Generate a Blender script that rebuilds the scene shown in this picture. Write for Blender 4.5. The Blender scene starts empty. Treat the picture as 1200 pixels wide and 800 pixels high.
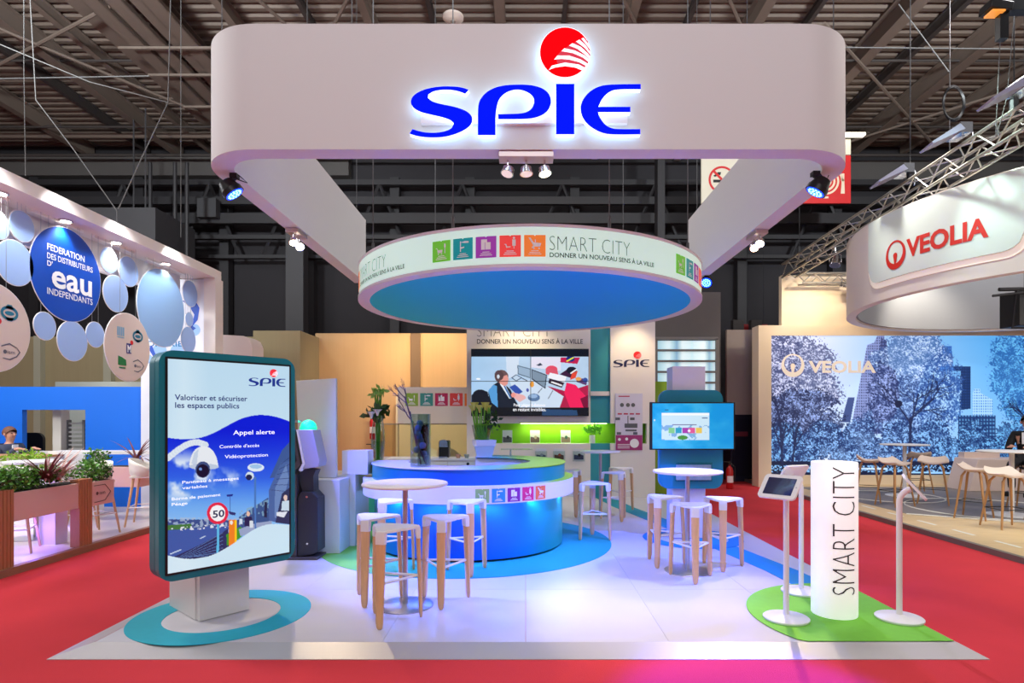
import bpy, bmesh, math, random
import numpy as np
from mathutils import Vector, Matrix
random.seed(7)
PI = math.pi
R = math.radians
SC = bpy.context.scene
COL = SC.collection

# ------------------------------------------------------------------ camera, world, exposure, hall lamps, added fills
cam_d = bpy.data.cameras.new('camera')
cam = bpy.data.objects.new('camera', cam_d); COL.objects.link(cam)
cam.location = (0, 0, 1.6); cam.rotation_euler = (PI/2, 0, 0)
cam_d.sensor_width = 36; cam_d.lens = 21.0
cam_d.shift_x = -16/1200; cam_d.shift_y = 88/1200
cam_d.clip_end = 200
SC.camera = cam
world = bpy.data.worlds.new('world'); SC.world = world; world.use_nodes = True
world.node_tree.nodes['Background'].inputs[0].default_value = (0.98, 0.97, 1.0, 1)
world.node_tree.nodes['Background'].inputs[1].default_value = 0.23
SC.view_settings.view_transform = 'Standard'; SC.view_settings.look = 'None'
SC.view_settings.exposure = 0.0; SC.view_settings.gamma = 1.0
SC.view_settings.use_curve_mapping = False

def lamp(kind, name, loc, target, energy, color, size=0.1, size_y=None, spot=60, blend=0.5):
    d = bpy.data.lights.new(name, kind); d.energy = energy; d.color = color
    if kind == 'AREA':
        d.size = size
        if size_y: d.shape = 'RECTANGLE'; d.size_y = size_y
    else:
        d.shadow_soft_size = size
    if kind == 'SPOT': d.spot_size = R(spot); d.spot_blend = blend
    o = bpy.data.objects.new(name, d); COL.objects.link(o); o.location = loc
    if target is not None:
        o.rotation_euler = (Vector(target)-Vector(loc)).to_track_quat('-Z', 'Y').to_euler()
    return o
WARM = (1.0, 0.86, 0.72); NEUT = (1.0, 0.96, 0.94); BLUE = (0.07, 0.12, 1.0)
# high-bay lamps of the hall
for (x, y, e) in [(-5, 0.5, 140), (5, 0.5, 140), (-8.5, 6.5, 400), (8.5, 7.5, 360), (0, 3.0, 60), (0, 12.6, 200)]:
    lamp('AREA', 'hall_lamp', (x, y, 9.2), (x, y+0.001, 0), e, NEUT, 1.6)
# the lamps further up the aisle behind the photographer
lamp('AREA', 'hall_lamp', (0, -5.0, 7.5), (0, 6, 3.0), 300, (.97, .98, 1.0), 5.0)
# unseen fill lights added to brighten the neighbouring stands
lamp('AREA', 'left_stand_fill', (-9.2, 6.6, 4.6), (-6.5, 8.2, 1.2), 230, (.95, .97, 1), 2.2)
lamp('AREA', 'right_stand_fill', (9.4, 6.0, 3.9), (8.6, 11, .8), 210, (1, .95, .88), 2.2)
# upward fill spots, added out of view to brighten the roof deck
for (x, e) in ((-7, 700), (0, 420), (7, 700)):
    lamp('SPOT', 'roof_fill', (x, 3.0, 6.8), (x*1.3, 13.5, 10.2), e*7.5, (.9, .97, 1), .5, spot=76, blend=.9)
# a blue beam of the show lighting that falls on the aisle carpet in front of the stand
lamp('SPOT', 'aisle_beam', (1.2, 1.5, 6.5), (1.35, 3.3, 0), 9000, (.04, .0, 1), .1, spot=16, blend=.5)

# ------------------------------------------------------------------ helpers
def lin(c):
    out = []
    for x in c[:3]:
        x = x/255.0
        out.append(x/12.92 if x <= 0.04045 else ((x+0.055)/1.055)**2.4)
    return tuple(out)
MATS = {}
def mat(name, c, rough=0.5, metal=0.0, emit=0.0, ec=None, bump=0.0, bscale=80.0, var=0.0, vscale=3.0, spec=0.5, trans=0.0, alpha=1.0, coat=0.0, stretch=None):
    if name in MATS: return MATS[name]
    m = bpy.data.materials.new(name); m.use_nodes = True
    nt = m.node_tree; b = nt.nodes['Principled BSDF']
    col = lin(c)+(1,)
    b.inputs['Base Color'].default_value = col
    b.inputs['Roughness'].default_value = rough
    b.inputs['Metallic'].default_value = metal
    b.inputs['Specular IOR Level'].default_value = spec
    b.inputs['Transmission Weight'].default_value = trans
    b.inputs['Alpha'].default_value = alpha
    b.inputs['Coat Weight'].default_value = coat
    if emit:
        b.inputs['Emission Color'].default_value = lin(ec or c)+(1,)
        b.inputs['Emission Strength'].default_value = emit
    tc = None
    if bump or var:
        tc = nt.nodes.new('ShaderNodeTexCoord'); mp = nt.nodes.new('ShaderNodeMapping')
        nt.links.new(tc.outputs['Object'], mp.inputs[0])
        if stretch: mp.inputs['Scale'].default_value = stretch
    if var:
        n = nt.nodes.new('ShaderNodeTexNoise'); n.inputs['Scale'].default_value = vscale; n.inputs['Detail'].default_value = 5
        nt.links.new(mp.outputs[0], n.inputs['Vector'])
        mx = nt.nodes.new('ShaderNodeMix'); mx.data_type = 'RGBA'
        nt.links.new(n.outputs[0], mx.inputs[0])
        mx.inputs[6].default_value = tuple(max(0, x*(1-var)) for x in col[:3])+(1,)
        mx.inputs[7].default_value = tuple(min(1, x*(1+var)) for x in col[:3])+(1,)
        nt.links.new(mx.outputs[2], b.inputs['Base Color'])
    if bump:
        n2 = nt.nodes.new('ShaderNodeTexNoise'); n2.inputs['Scale'].default_value = bscale
        nt.links.new(mp.outputs[0], n2.inputs['Vector'])
        bp = nt.nodes.new('ShaderNodeBump'); bp.inputs['Strength'].default_value = bump; bp.inputs['Distance'].default_value = 0.01
        nt.links.new(n2.outputs[0], bp.inputs['Height']); nt.links.new(bp.outputs[0], b.inputs['Normal'])
    MATS[name] = m
    return m
def grad_mat(name, stops, x0, x1, rough=0.4, emit=0.0, axis=0):
    """colour gradient along an object axis"""
    m = bpy.data.materials.new(name); m.use_nodes = True; nt = m.node_tree; b = nt.nodes['Principled BSDF']
    tc = nt.nodes.new('ShaderNodeTexCoord'); sx = nt.nodes.new('ShaderNodeSeparateXYZ'); nt.links.new(tc.outputs['Object'], sx.inputs[0])
    mr = nt.nodes.new('ShaderNodeMapRange'); mr.inputs[1].default_value = x0; mr.inputs[2].default_value = x1
    nt.links.new(sx.outputs[axis], mr.inputs[0])
    cr = nt.nodes.new('ShaderNodeValToRGB'); nt.links.new(mr.outputs[0], cr.inputs[0])
    els = cr.color_ramp.elements
    els[0].position = stops[0][0]; els[0].color = lin(stops[0][1])+(1,)
    els[1].position = stops[-1][0]; els[1].color = lin(stops[-1][1])+(1,)
    for p, c in stops[1:-1]:
        e = els.new(p); e.color = lin(c)+(1,)
    nt.links.new(cr.outputs[0], b.inputs['Base Color']); b.inputs['Roughness'].default_value = rough
    if emit:
        nt.links.new(cr.outputs[0], b.inputs['Emission Color']); b.inputs['Emission Strength'].default_value = emit
    MATS[name] = m
    return m
def picture_mat(name, emit, rough=0.4, diffuse=0.3):
    m = bpy.data.materials.new(name); m.use_nodes = True; nt = m.node_tree; b = nt.nodes['Principled BSDF']
    a = nt.nodes.new('ShaderNodeVertexColor'); a.layer_name = 'col'
    mx = nt.nodes.new('ShaderNodeMix'); mx.data_type = 'RGBA'; mx.inputs[0].default_value = diffuse
    mx.inputs[6].default_value = (0, 0, 0, 1); nt.links.new(a.outputs[0], mx.inputs[7])
    nt.links.new(mx.outputs[2], b.inputs['Base Color'])
    nt.links.new(a.outputs[0], b.inputs['Emission Color']); b.inputs['Emission Strength'].default_value = emit
    b.inputs['Roughness'].default_value = rough
    return m
def glass_mat(name, tint, fac=.35):
    m = bpy.data.materials.new(name); m.use_nodes = True; nt = m.node_tree; nt.nodes.clear()
    o = nt.nodes.new('ShaderNodeOutputMaterial'); mx = nt.nodes.new('ShaderNodeMixShader'); t = nt.nodes.new('ShaderNodeBsdfTransparent'); g = nt.nodes.new('ShaderNodeBsdfGlossy')
    lw = nt.nodes.new('ShaderNodeLayerWeight'); lw.inputs[0].default_value = fac
    t.inputs[0].default_value = lin(tint)+(1,); g.inputs['Roughness'].default_value = .03
    mm = nt.nodes.new('ShaderNodeMath'); mm.operation = 'MULTIPLY'; mm.inputs[1].default_value = .4; nt.links.new(lw.outputs['Facing'], mm.inputs[0]); nt.links.new(mm.outputs[0], mx.inputs[0]); nt.links.new(t.outputs[0], mx.inputs[1]); nt.links.new(g.outputs[0], mx.inputs[2]); nt.links.new(mx.outputs[0], o.inputs[0])
    MATS[name] = m
    return m
def at(px, py, Y):
    """point at real distance Y that the photograph shows at px, py"""
    return Vector(((px-616)/700*Y, Y, 1.6-(py-488)/700*Y))
def rrect(w, h, r, n=6, cx=0, cy=0, corners=(1, 1, 1, 1)):
    pts = []
    for k, (sx, sy, a0) in enumerate([(1, 1, 0), (-1, 1, 90), (-1, -1, 180), (1, -1, 270)]):
        rr = r*corners[k]
        if rr <= 1e-6: pts.append((cx+sx*w/2, cy+sy*h/2)); continue
        for i in range(n+1):
            a = R(a0+90*i/n)
            pts.append((cx+sx*(w/2-rr)+rr*math.cos(a), cy+sy*(h/2-rr)+rr*math.sin(a)))
    return pts
def circ(cx, cy, r, n=32, ry=None):
    ry = ry or r
    return [(cx+r*math.cos(2*PI*i/n), cy+ry*math.sin(2*PI*i/n)) for i in range(n)]
class MB:
    def __init__(s): s.v = []; s.f = []
    def add(s, vs, fs):
        o = len(s.v); s.v += [tuple(v) for v in vs]; s.f += [tuple(i+o for i in f) for f in fs]; return s
    def box(s, x0, x1, y0, y1, z0, z1):
        return s.add([(x0,y0,z0),(x1,y0,z0),(x1,y1,z0),(x0,y1,z0),(x0,y0,z1),(x1,y0,z1),(x1,y1,z1),(x0,y1,z1)],
                     [(0,3,2,1),(4,5,6,7),(0,1,5,4),(1,2,6,5),(2,3,7,6),(3,0,4,7)])
    def cbox(s, c, sx, sy, sz, rot=None):
        m = rot or Matrix.Identity(3); c = Vector(c)
        vs = [c+m@Vector((x*sx/2, y*sy/2, z*sz/2)) for z in (-1, 1) for x, y in ((-1,-1),(1,-1),(1,1),(-1,1))]
        return s.add(vs, [(0,3,2,1),(4,5,6,7),(0,1,5,4),(1,2,6,5),(2,3,7,6),(3,0,4,7)])
    def cyl(s, p0, p1, r0, r1=None, n=16, cap=True):
        p0 = Vector(p0); p1 = Vector(p1); r1 = r0 if r1 is None else r1
        q = (p1-p0).to_track_quat('Z', 'Y').to_matrix()
        vs = [p0+q@Vector((r0*math.cos(2*PI*i/n), r0*math.sin(2*PI*i/n), 0)) for i in range(n)]
        vs += [p1+q@Vector((r1*math.cos(2*PI*i/n), r1*math.sin(2*PI*i/n), 0)) for i in range(n)]
        fs = [(i, (i+1)%n, n+(i+1)%n, n+i) for i in range(n)]
        if cap: fs += [tuple(range(n-1, -1, -1)), tuple(range(n, 2*n))]
        return s.add(vs, fs)
    def tube(s, pts, r, n=8, closed=False):
        pts = [Vector(p) for p in pts]; m = len(pts); rs = r if isinstance(r, (list, tuple)) else [r]*m
        vs = []; ref = Vector((0.123, 0.456, 0.9)).normalized()
        for i, p in enumerate(pts):
            if closed: t = pts[(i+1)%m]-pts[i-1]
            else: t = pts[min(i+1, m-1)]-pts[max(i-1, 0)]
            t.normalize(); a = t.cross(ref)
            if a.length < 1e-3: a = t.cross(Vector((1, 0, 0)))
            a.normalize(); b = t.cross(a)
            vs += [p+a*rs[i]*math.cos(2*PI*k/n)+b*rs[i]*math.sin(2*PI*k/n) for k in range(n)]
        fs = []
        for i in range(m if closed else m-1):
            j = (i+1)%m
            fs += [(i*n+k, i*n+(k+1)%n, j*n+(k+1)%n, j*n+k) for k in range(n)]
        if not closed: fs += [tuple(range(n-1, -1, -1)), tuple(range((m-1)*n, m*n))]
        return s.add(vs, fs)
    def lathe(s, prof, c=(0, 0, 0), n=32, sx=1, sy=1):
        vs = [(c[0]+r*sx*math.cos(2*PI*i/n), c[1]+r*sy*math.sin(2*PI*i/n), c[2]+z) for r, z in prof for i in range(n)]
        fs = [(k*n+i, k*n+(i+1)%n, (k+1)*n+(i+1)%n, (k+1)*n+i) for k in range(len(prof)-1) for i in range(n)]
        fs += [tuple(range(n-1, -1, -1)), tuple(range((len(prof)-1)*n, len(prof)*n))]
        return s.add(vs, fs)
    def prism(s, poly, f, d0, d1):
        n = len(poly)
        vs = [f(u, v, d0) for u, v in poly]+[f(u, v, d1) for u, v in poly]
        fs = [tuple(range(n-1, -1, -1)), tuple(range(n, 2*n))]+[(i, (i+1)%n, n+(i+1)%n, n+i) for i in range(n)]
        return s.add(vs, fs)
    def flat(s, poly, f, d=0.0):
        return s.add([f(u, v, d) for u, v in poly], [tuple(range(len(poly)))])
    def arc(s, c, r0, r1, z0, z1, a0, a1, n=48):
        """annular sector; angle 0 faces -y (towards the camera), positive to +x"""
        full = abs(a1-a0) >= 360; vs = []; fs = []
        m = n if full else n+1
        for i in range(m):
            a = R(a0+(a1-a0)*i/n); sx, cy = math.sin(a), -math.cos(a)
            for r, z in ((r0, z0), (r1, z0), (r1, z1), (r0, z1)):
                vs.append((c[0]+r*sx, c[1]+r*cy, z))
        for i in range(n):
            j = (i+1)%m
            for k in range(4): fs.append((i*4+k, i*4+(k+1)%4, j*4+(k+1)%4, j*4+k))
        if not full: fs += [(3, 2, 1, 0), tuple(n*4+k for k in range(4))]
        return s.add(vs, fs)
def link_mesh(name, vs, fs, m, parent=None, loc=None, smooth=None, fix=True):
    me = bpy.data.meshes.new(name)
    org = Vector(loc) if loc is not None else Vector((0, 0, 0))
    me.from_pydata([tuple(Vector(v)-org) for v in vs], [], fs)
    if fix:
        bm = bmesh.new(); bm.from_mesh(me); bmesh.ops.recalc_face_normals(bm, faces=bm.faces); bm.to_mesh(me); bm.free()
    me.materials.append(m)
    if smooth:
        for p in me.polygons: p.use_smooth = True
        me.set_sharp_from_angle(angle=R(smooth))
    o = bpy.data.objects.new(name, me); COL.objects.link(o)
    return o
def worldloc(o):
    v = Vector((0, 0, 0))
    while o is not None: v += o.location; o = o.parent
    return v
def part(name, mb, m, parent, smooth=40, label=None, bevel=0.0, fix=True):
    """one mesh child; its coordinates are world ones"""
    o = link_mesh(name, mb.v, mb.f, m, loc=worldloc(parent), smooth=smooth, fix=fix)
    o.parent = parent
    if label: o['label'] = label
    if bevel: add_bevel(o, bevel)
    return o
def add_bevel(o, w):
    b = o.modifiers.new('bevel', 'BEVEL'); b.width = w; b.segments = 2; b.limit_method = 'ANGLE'; b.angle_limit = R(40)
def thing(name, label, cat, loc, group=None):
    o = bpy.data.objects.new(name, None); COL.objects.link(o); o.location = loc; o.empty_display_size = 0.1
    o['label'] = label; o['category'] = cat
    if group: o['group'] = group
    return o
def single(name, mb, m, label, cat, group=None, smooth=40, bevel=0.0, kind=None):
    a = np.array(mb.v); loc = ((a[:,0].min()+a[:,0].max())/2, (a[:,1].min()+a[:,1].max())/2, a[:,2].min())
    o = link_mesh(name, mb.v, mb.f, m, loc=loc, smooth=smooth); o.location = loc
    o['label'] = label; o['category'] = cat
    if group: o['group'] = group
    if kind: o['kind'] = kind
    if bevel: add_bevel(o, bevel)
    return o
def struct(name, mb, m, smooth=None, label=None):
    o = link_mesh(name, mb.v, mb.f, m, smooth=smooth); o['kind'] = 'structure'
    if label: o['label'] = label
    return o
def sroot(name, loc=(0, 0, 0)):
    o = bpy.data.objects.new(name, None); COL.objects.link(o); o.location = loc; o['kind'] = 'structure'; return o
KIDS = {}
def dup(root, loc, rz=0.0, label=None, group=None):
    kids = [o for o in COL.objects if o.parent == root]
    r = root.copy(); COL.objects.link(r); r.location = loc; r.rotation_euler = (0, 0, rz)
    if label: r['label'] = label
    if group: r['group'] = group
    for ch in kids:
        c = ch.copy(); COL.objects.link(c); c.parent = r
        for g in [o for o in COL.objects if o.parent == ch]:
            d = g.copy(); COL.objects.link(d); d.parent = c
    return r
# --- lettering
_TX = {}
def text_geo(s, off=0.0):
    key = (s, off)
    if key in _TX: return _TX[key]
    cu = bpy.data.curves.new('lettering', 'FONT'); cu.body = s; cu.size = 1.0; cu.offset = off
    cu.resolution_u = 3; cu.fill_mode = 'FRONT'
    o = bpy.data.objects.new('lettering', cu); COL.objects.link(o)
    dg = bpy.context.evaluated_depsgraph_get(); me = bpy.data.meshes.new_from_object(o.evaluated_get(dg))
    vs = [(v.co.x, v.co.y) for v in me.vertices]; fs = [tuple(p.vertices) for p in me.polygons]
    bpy.data.objects.remove(o); bpy.data.curves.remove(cu); bpy.data.meshes.remove(me)
    a = np.array(vs); x0, x1 = a[:,0].min(), a[:,0].max()
    cap = 0.729
    vs = [((x-x0)/(x1-x0), y/cap) for x, y in vs]
    _TX[key] = (vs, fs, (x1-x0)/cap)
    return _TX[key]
def split_tris(P, F, mx):
    P = list(P); out = []; st = []
    for f in F:
        for i in range(1, len(f)-1): st.append((f[0], f[i], f[i+1]))
    while st:
        t = st.pop(); L = [math.dist(P[t[i]], P[t[(i+1)%3]]) for i in range(3)]; k = L.index(max(L))
        if L[k] <= mx or len(P) > 20000: out.append(t); continue
        a, b, c = t[k], t[(k+1)%3], t[(k+2)%3]; P.append(((P[a][0]+P[b][0])/2, (P[a][1]+P[b][1])/2)); m = len(P)-1
        st += [(a, m, c), (m, b, c)]
    return P, out
def text(mb, s, f, u, v, h, w=None, off=0.0, align=0.0, d=0.0, slant=0.0, sub=None):
    """caps of height h standing on v, starting at u; f maps (u, v, d) to the world"""
    vs, fs, asp = text_geo(s, off); w = w or asp*h
    if sub:
        q, fs = split_tris([(x*w, y*h) for x, y in vs], fs, sub); vs = [(x/w, y/h) for x, y in q]
    return mb.add([f(u+(x-align)*w+slant*y*h, v+y*h, d) for x, y in vs], fs)
# --- pictures: colour rasters laid on dense grids
class Img:
    def __init__(s, w, h, H=None):
        s.w, s.h, s.H = w, h, H
        s.a = np.zeros((h, w, 3)); yy, xx = np.mgrid[0:h, 0:w]
        u = (xx+0.5)/w; v = (yy+0.5)/h
        if H is None: s.X, s.Y = u, v
        else:
            q = H[2][0]*u+H[2][1]*v+H[2][2]
            s.X = (H[0][0]*u+H[0][1]*v+H[0][2])/q; s.Y = (H[1][0]*u+H[1][1]*v+H[1][2])/q
    def mix(s, mask, c, al=1.0):
        m = (mask*al)[..., None] if not isinstance(mask, bool) else al
        s.a = s.a*(1-m)+np.array(c, float)*m
    def poly(s, pts, c, al=1.0):
        s.mix(s.inpoly(pts).astype(float), c, al)
    def inpoly(s, pts):
        ins = np.zeros(s.X.shape, bool); n = len(pts)
        for i in range(n):
            x0, y0 = pts[i]; x1, y1 = pts[(i+1)%n]
            if y0 == y1: continue
            ins ^= ((y0 > s.Y) != (y1 > s.Y)) & (s.X < (x1-x0)*(s.Y-y0)/(y1-y0)+x0)
        return ins
    def ell(s, cx, cy, rx, ry, c, al=1.0, soft=0.0):
        d = np.sqrt(((s.X-cx)/rx)**2+((s.Y-cy)/ry)**2)
        s.mix(np.clip((1-d)/soft, 0, 1) if soft else (d < 1).astype(float), c, al)
    def line(s, x0, y0, x1, y1, w, c, al=1.0):
        dx, dy = x1-x0, y1-y0; L = dx*dx+dy*dy
        t = np.clip(((s.X-x0)*dx+(s.Y-y0)*dy)/L, 0, 1)
        d = np.hypot(s.X-x0-t*dx, s.Y-y0-t*dy)
        s.mix((d < w/2).astype(float), c, al)
def noise(w, h, sx, sy, seed, octs=4):
    rg = np.random.RandomState(seed); out = np.zeros((h, w)); amp = 1.0; tot = 0
    for o in range(octs):
        gx, gy = max(2, int(sx*2**o)+2), max(2, int(sy*2**o)+2)
        g = rg.rand(gy, gx); x = np.linspace(0, gx-1.001, w); y = np.linspace(0, gy-1.001, h)
        xi = x.astype(int); yi = y.astype(int); fx = x-xi; fy = (y-yi)[:, None]
        fx = fx*fx*(3-2*fx); fy = fy*fy*(3-2*fy)
        a = g[yi][:, xi]; b = g[yi][:, xi+1]; c = g[yi+1][:, xi]; d = g[yi+1][:, xi+1]
        out += amp*((a*(1-fx)+b*fx)*(1-fy)+(c*(1-fx)+d*fx)*fy); tot += amp; amp *= 0.55
    return out/tot
def homog(src, dst):
    A = []
    for (x, y), (u, v) in zip(src, dst):
        A.append([x, y, 1, 0, 0, 0, -u*x, -u*y, -u]); A.append([0, 0, 0, x, y, 1, -v*x, -v*y, -v])
    return np.linalg.svd(np.array(A))[2][-1].reshape(3, 3)
def picture(name, arr, f, m, parent):
    h, w, _ = arr.shape; c = np.clip(arr/255.0, 0, 1); c = np.where(c <= 0.04045, c/12.92, ((c+0.055)/1.055)**2.4)
    org = worldloc(parent)
    p00, p10, p01 = (Vector(f(*q)) for q in ((0, 0), (1, 0), (0, 1)))
    uu, vv = np.meshgrid(np.linspace(0, 1, w), np.linspace(0, 1, h))
    P = np.array(p00-org)[None, :]+uu.reshape(-1, 1)*np.array(p10-p00)+vv.reshape(-1, 1)*np.array(p01-p00)
    me = bpy.data.meshes.new(name); i = np.arange((h-1)*w).reshape(h-1, w)[:, :-1].reshape(-1)
    F = np.stack([i, i+w, i+w+1, i+1], 1).astype(np.int32); n = len(F)
    me.vertices.add(w*h); me.vertices.foreach_set('co', P.astype(np.float32).ravel())
    me.loops.add(n*4); me.loops.foreach_set('vertex_index', F.ravel())
    me.polygons.add(n); me.polygons.foreach_set('loop_start', np.arange(0, n*4, 4, dtype=np.int32))
    me.update(calc_edges=True)
    at_ = me.color_attributes.new('col', 'FLOAT_COLOR', 'POINT')
    at_.data.foreach_set('color', np.concatenate([c.reshape(-1, 3), np.ones((w*h, 1))], 1).astype(np.float32).ravel())
    me.materials.append(m)
    o = bpy.data.objects.new(name, me); COL.objects.link(o); o.parent = parent
    return o
# --- the company logo, outlines in its own units (x 0..1160, y down 10..565)
LS = [(298,325),(262,312),(210,307),(150,308),(90,318),(45,335),(15,358),(5,385),(15,412),(50,435),(110,450),(165,462),(205,475),(222,492),(215,515),(190,530),(140,540),(90,540),(50,533),(15,522),(0,545),(40,558),(100,565),(170,563),(230,548),(280,525),(310,500),(318,470),(305,445),(275,425),(220,408),(150,395),(110,382),(93,365),(95,348),(120,332),(160,325),(210,325),(250,333),(280,345)]
LP = [(343,552),(343,420),(350,380),(375,345),(415,318),(470,302),(540,298),(610,300),(665,315),(700,342),(712,378),(705,415),(680,445),(640,463),(590,472),(445,472),(445,447),(560,445),(600,432),(620,410),(627,380),(618,355),(590,335),(555,324),(520,325),(480,340),(450,370),(440,400),(432,450),(432,552)]
LI = [(735,295),(827,295),(827,548),(735,548)]
LE = [(1160,296),(1160,322),(1040,322),(1000,335),(965,370),(948,410),(1108,410),(1108,437),(946,437),(955,465),(980,500),(1010,517),(1040,522),(1158,522),(1158,548),(1010,550),(960,540),(905,510),(870,470),(855,425),(865,380),(895,340),(940,310),(1000,297)]
STR = [[(698,228),(715,205),(780,190),(850,200),(878,215),(865,229),(830,215),(780,208),(730,215)],
       [(725,175),(742,155),(800,155),(860,175),(896,197),(888,208),(850,188),(800,175),(760,172)],
       [(762,133),(777,118),(830,130),(880,155),(903,175),(898,188),(870,165),(820,143)],
       [(800,105),(817,93),(860,112),(895,145),(906,160),(903,172),(880,150),(840,120)],
       [(835,85),(852,75),(885,105),(907,140),(907,150),(880,118),(850,95)],
       [(862,70),(873,66),(895,95),(906,118),(907,128),(890,105)]]
WEDGE = [(735,160),(760,133),(800,105),(835,85),(862,70),(873,66),(893,80),(905,118),(907,150),(897,190),(870,222),(800,200),(745,210)]
def smoothpoly(p, it=2):
    for _ in range(it):
        q = []
        n = len(p)
        for i in range(n):
            a, b, c = p[i-1], p[i], p[(i+1)%n]
            v1 = Vector((b[0]-a[0], b[1]-a[1])); v2 = Vector((c[0]-b[0], c[1]-b[1]))
            if v1.length > 0 and v2.length > 0 and v1.angle(v2, 0) > R(50): q.append(b); continue
            q.append((b[0]*.75+a[0]*.25, b[1]*.75+a[1]*.25)); q.append((b[0]*.75+c[0]*.25, b[1]*.75+c[1]*.25))
        p = q
    return p
def flat_logo(f, parent, ink, red, white, d=0.003):
    mb = MB()
    for L in (LS, LP, LI, LE): mb.flat(smoothpoly(L, 1), f, d)
    part('lettering', mb, ink, parent, smooth=None)
    part('logo_disc', MB().flat(circ(780, 137, 127), f, d), red, parent, smooth=None)
    mb = MB()
    for S in STR: mb.flat(S, f, d+0.002)
    part('logo_stripes', mb, white, parent, smooth=None)
# --- the five pictograms
ICOL = [(105,195,50), (0,145,150), (150,50,165), (240,60,55), (240,125,20)]
ICOL2 = [(140,175,110), (40,140,210), (130,35,150), (215,45,120), (235,115,70)]
def glyph(k):
    G = []
    def r(x0, y0, x1, y1): G.append([(x0, y0), (x1, y0), (x1, y1), (x0, y1)])
    for i, w in enumerate((.34, .5, .6)): r(.5-w/2, .10+.075*(2-i)-.0, .5+w/2, .10+.075*(2-i)+.035)
    if k == 0:
        G.append([(.2,.62),(.27,.62),(.3,.42),(.55,.42),(.58,.56),(.33,.56),(.28,.66),(.2,.66)]); G.append(circ(.34,.37,.035,8)); G.append(circ(.52,.37,.035,8))
        r(.68, .38, .72, .8); G.append(circ(.7,.74,.05,8,.12))
    elif k == 1:
        r(.36, .36, .41, .86); G.append([(.36,.8),(.62,.86),(.8,.84),(.8,.76),(.6,.76),(.41,.8)]); G.append([(.41,.5),(.58,.54),(.58,.6),(.41,.58)])
    elif k == 2:
        r(.27, .38, .45, .86); r(.47, .38, .73, .72); r(.3, .72, .56, .86)
    elif k == 3:
        G.append([(.22,.6),(.27,.6),(.32,.42),(.52,.44),(.52,.48),(.36,.48),(.32,.6)]); r(.6, .5, .76, .8); G.append(circ(.68,.87,.06,8)); r(.66, .38, .7, .5)
    else:
        G.append([(.2,.88),(.3,.88),(.44,.66),(.8,.62),(.74,.46),(.5,.46),(.4,.38),(.34,.4),(.42,.52)]); G.append(circ(.45,.38,.04,8)); G.append(circ(.7,.38,.04,8)); r(.5, .66, .54, .8)
    return G
def pictos(f, parent, u0, v0, size, step, cols=ICOL, d=0.004, n=5, tag='print', emit=0.25):
    """squares of the given size from u0 on, lower edge at v0"""
    for k in range(n):
        m = mat('%s_%d' % (tag, k), cols[k], 0.5, emit=emit)
        a = u0+k*step
        sq = [(0,0),(1,0),(1,1),(.55,1),(.5,.95),(.45,1),(0,1)]
        o = part('pictogram', MB().flat([(a+x*size, v0+y*size) for x, y in sq], f, d), m, parent, smooth=None)
        mb = MB()
        for g in glyph(k): mb.flat([(a+x*size, v0+y*size) for x, y in g], f, d+0.002)
        part('glyph', mb, mat('print_white', (245,245,245), 0.5, emit=emit), o, smooth=None)
# ------------------------------------------------------------------ shared materials
WHITE = mat('white_lacquer', (236,233,232), 0.35)
WHITEM = mat('white_matt', (225,222,220), 0.6, bump=0.05, bscale=30)
PLASW = mat('white_plastic', (238,236,236), 0.4)
BLACK = mat('black_plastic', (14,14,17), 0.4)
DARK = mat('dark_metal', (38,38,42), 0.5, 0.3)
CHROME = mat('chrome', (215,215,220), 0.18, 1.0)
CABLE = mat('suspension_cable', (92,92,95), .6, .3)
STEEL = mat('brushed_steel', (190,190,195), 0.3, 1.0, var=0.08, vscale=40)
WOODL = mat('pale_beech', (224,176,128), 0.5, var=0.16, vscale=6, stretch=(14,14,1.2))
OAK = mat('oak', (190,140,88), 0.5, var=0.18, vscale=5, stretch=(12,12,1))
GLASS = glass_mat('clear_glass', (236,243,241))
LEAF = mat('leaf_green', (82,140,48), 0.5, var=0.35, vscale=8)
LEAFD = mat('leaf_dark', (40,72,30), 0.5, var=0.3, vscale=8)
LEAFL = mat('leaf_light', (140,195,60), 0.5, var=0.3, vscale=8)
BLUEINK = mat('logo_blue_ink', (18,40,130), 0.4)
REDINK = mat('logo_red_ink', (225,25,30), 0.4)
INKD = mat('dark_ink', (48,50,56), 0.5)
PW = mat('print_white', (245,245,245), 0.5)
LEDW = mat('led_white', (255,250,240), 0.5, emit=6.0)

# ------------------------------------------------------------------ hall: floor, ceiling, walls
CARPET = mat('red_carpet', (216,64,72), 0.95, bump=0.5, bscale=260, var=0.13, vscale=1.3, spec=0.1)
struct('floor', MB().box(-20, 20, -7, 19, -0.3, -0.045), CARPET)
DECK = mat('roof_deck', (112,98,88), 0.6, var=0.12, vscale=2)
ceil = MB(); vs = []; fs = []
yy = 5.0; zz = []
while yy < 18.6:
    zz += [(yy, 10.0), (yy+0.1, 10.0), (yy+0.15, 10.07), (yy+0.22, 10.07)]; yy += 0.27
for (y, z) in zz: vs += [(-20, y, z), (20, y, z)]
fs = [(2*i, 2*i+1, 2*i+3, 2*i+2) for i in range(len(zz)-1)]
ceil.add(vs, fs); ceiling = struct('ceiling', ceil, DECK)
BEAM = mat('painted_beam', (122,108,98), 0.6, var=0.08, vscale=3)
BEAMD = mat('dark_beam', (66,60,58), 0.6, var=0.08, vscale=3)
def ibeam(x, w, h, z, m=BEAM, y0=5, y1=18.5):
    b = MB().box(x-w/2, x+w/2, y0, y1, z, z+0.02).box(x-0.012, x+0.012, y0, y1, z+0.02, z+h-0.02).box(x-w/2, x+w/2, y0, y1, z+h-0.02, z+h)
    part('beam', b, m, ceiling, smooth=None)
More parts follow.
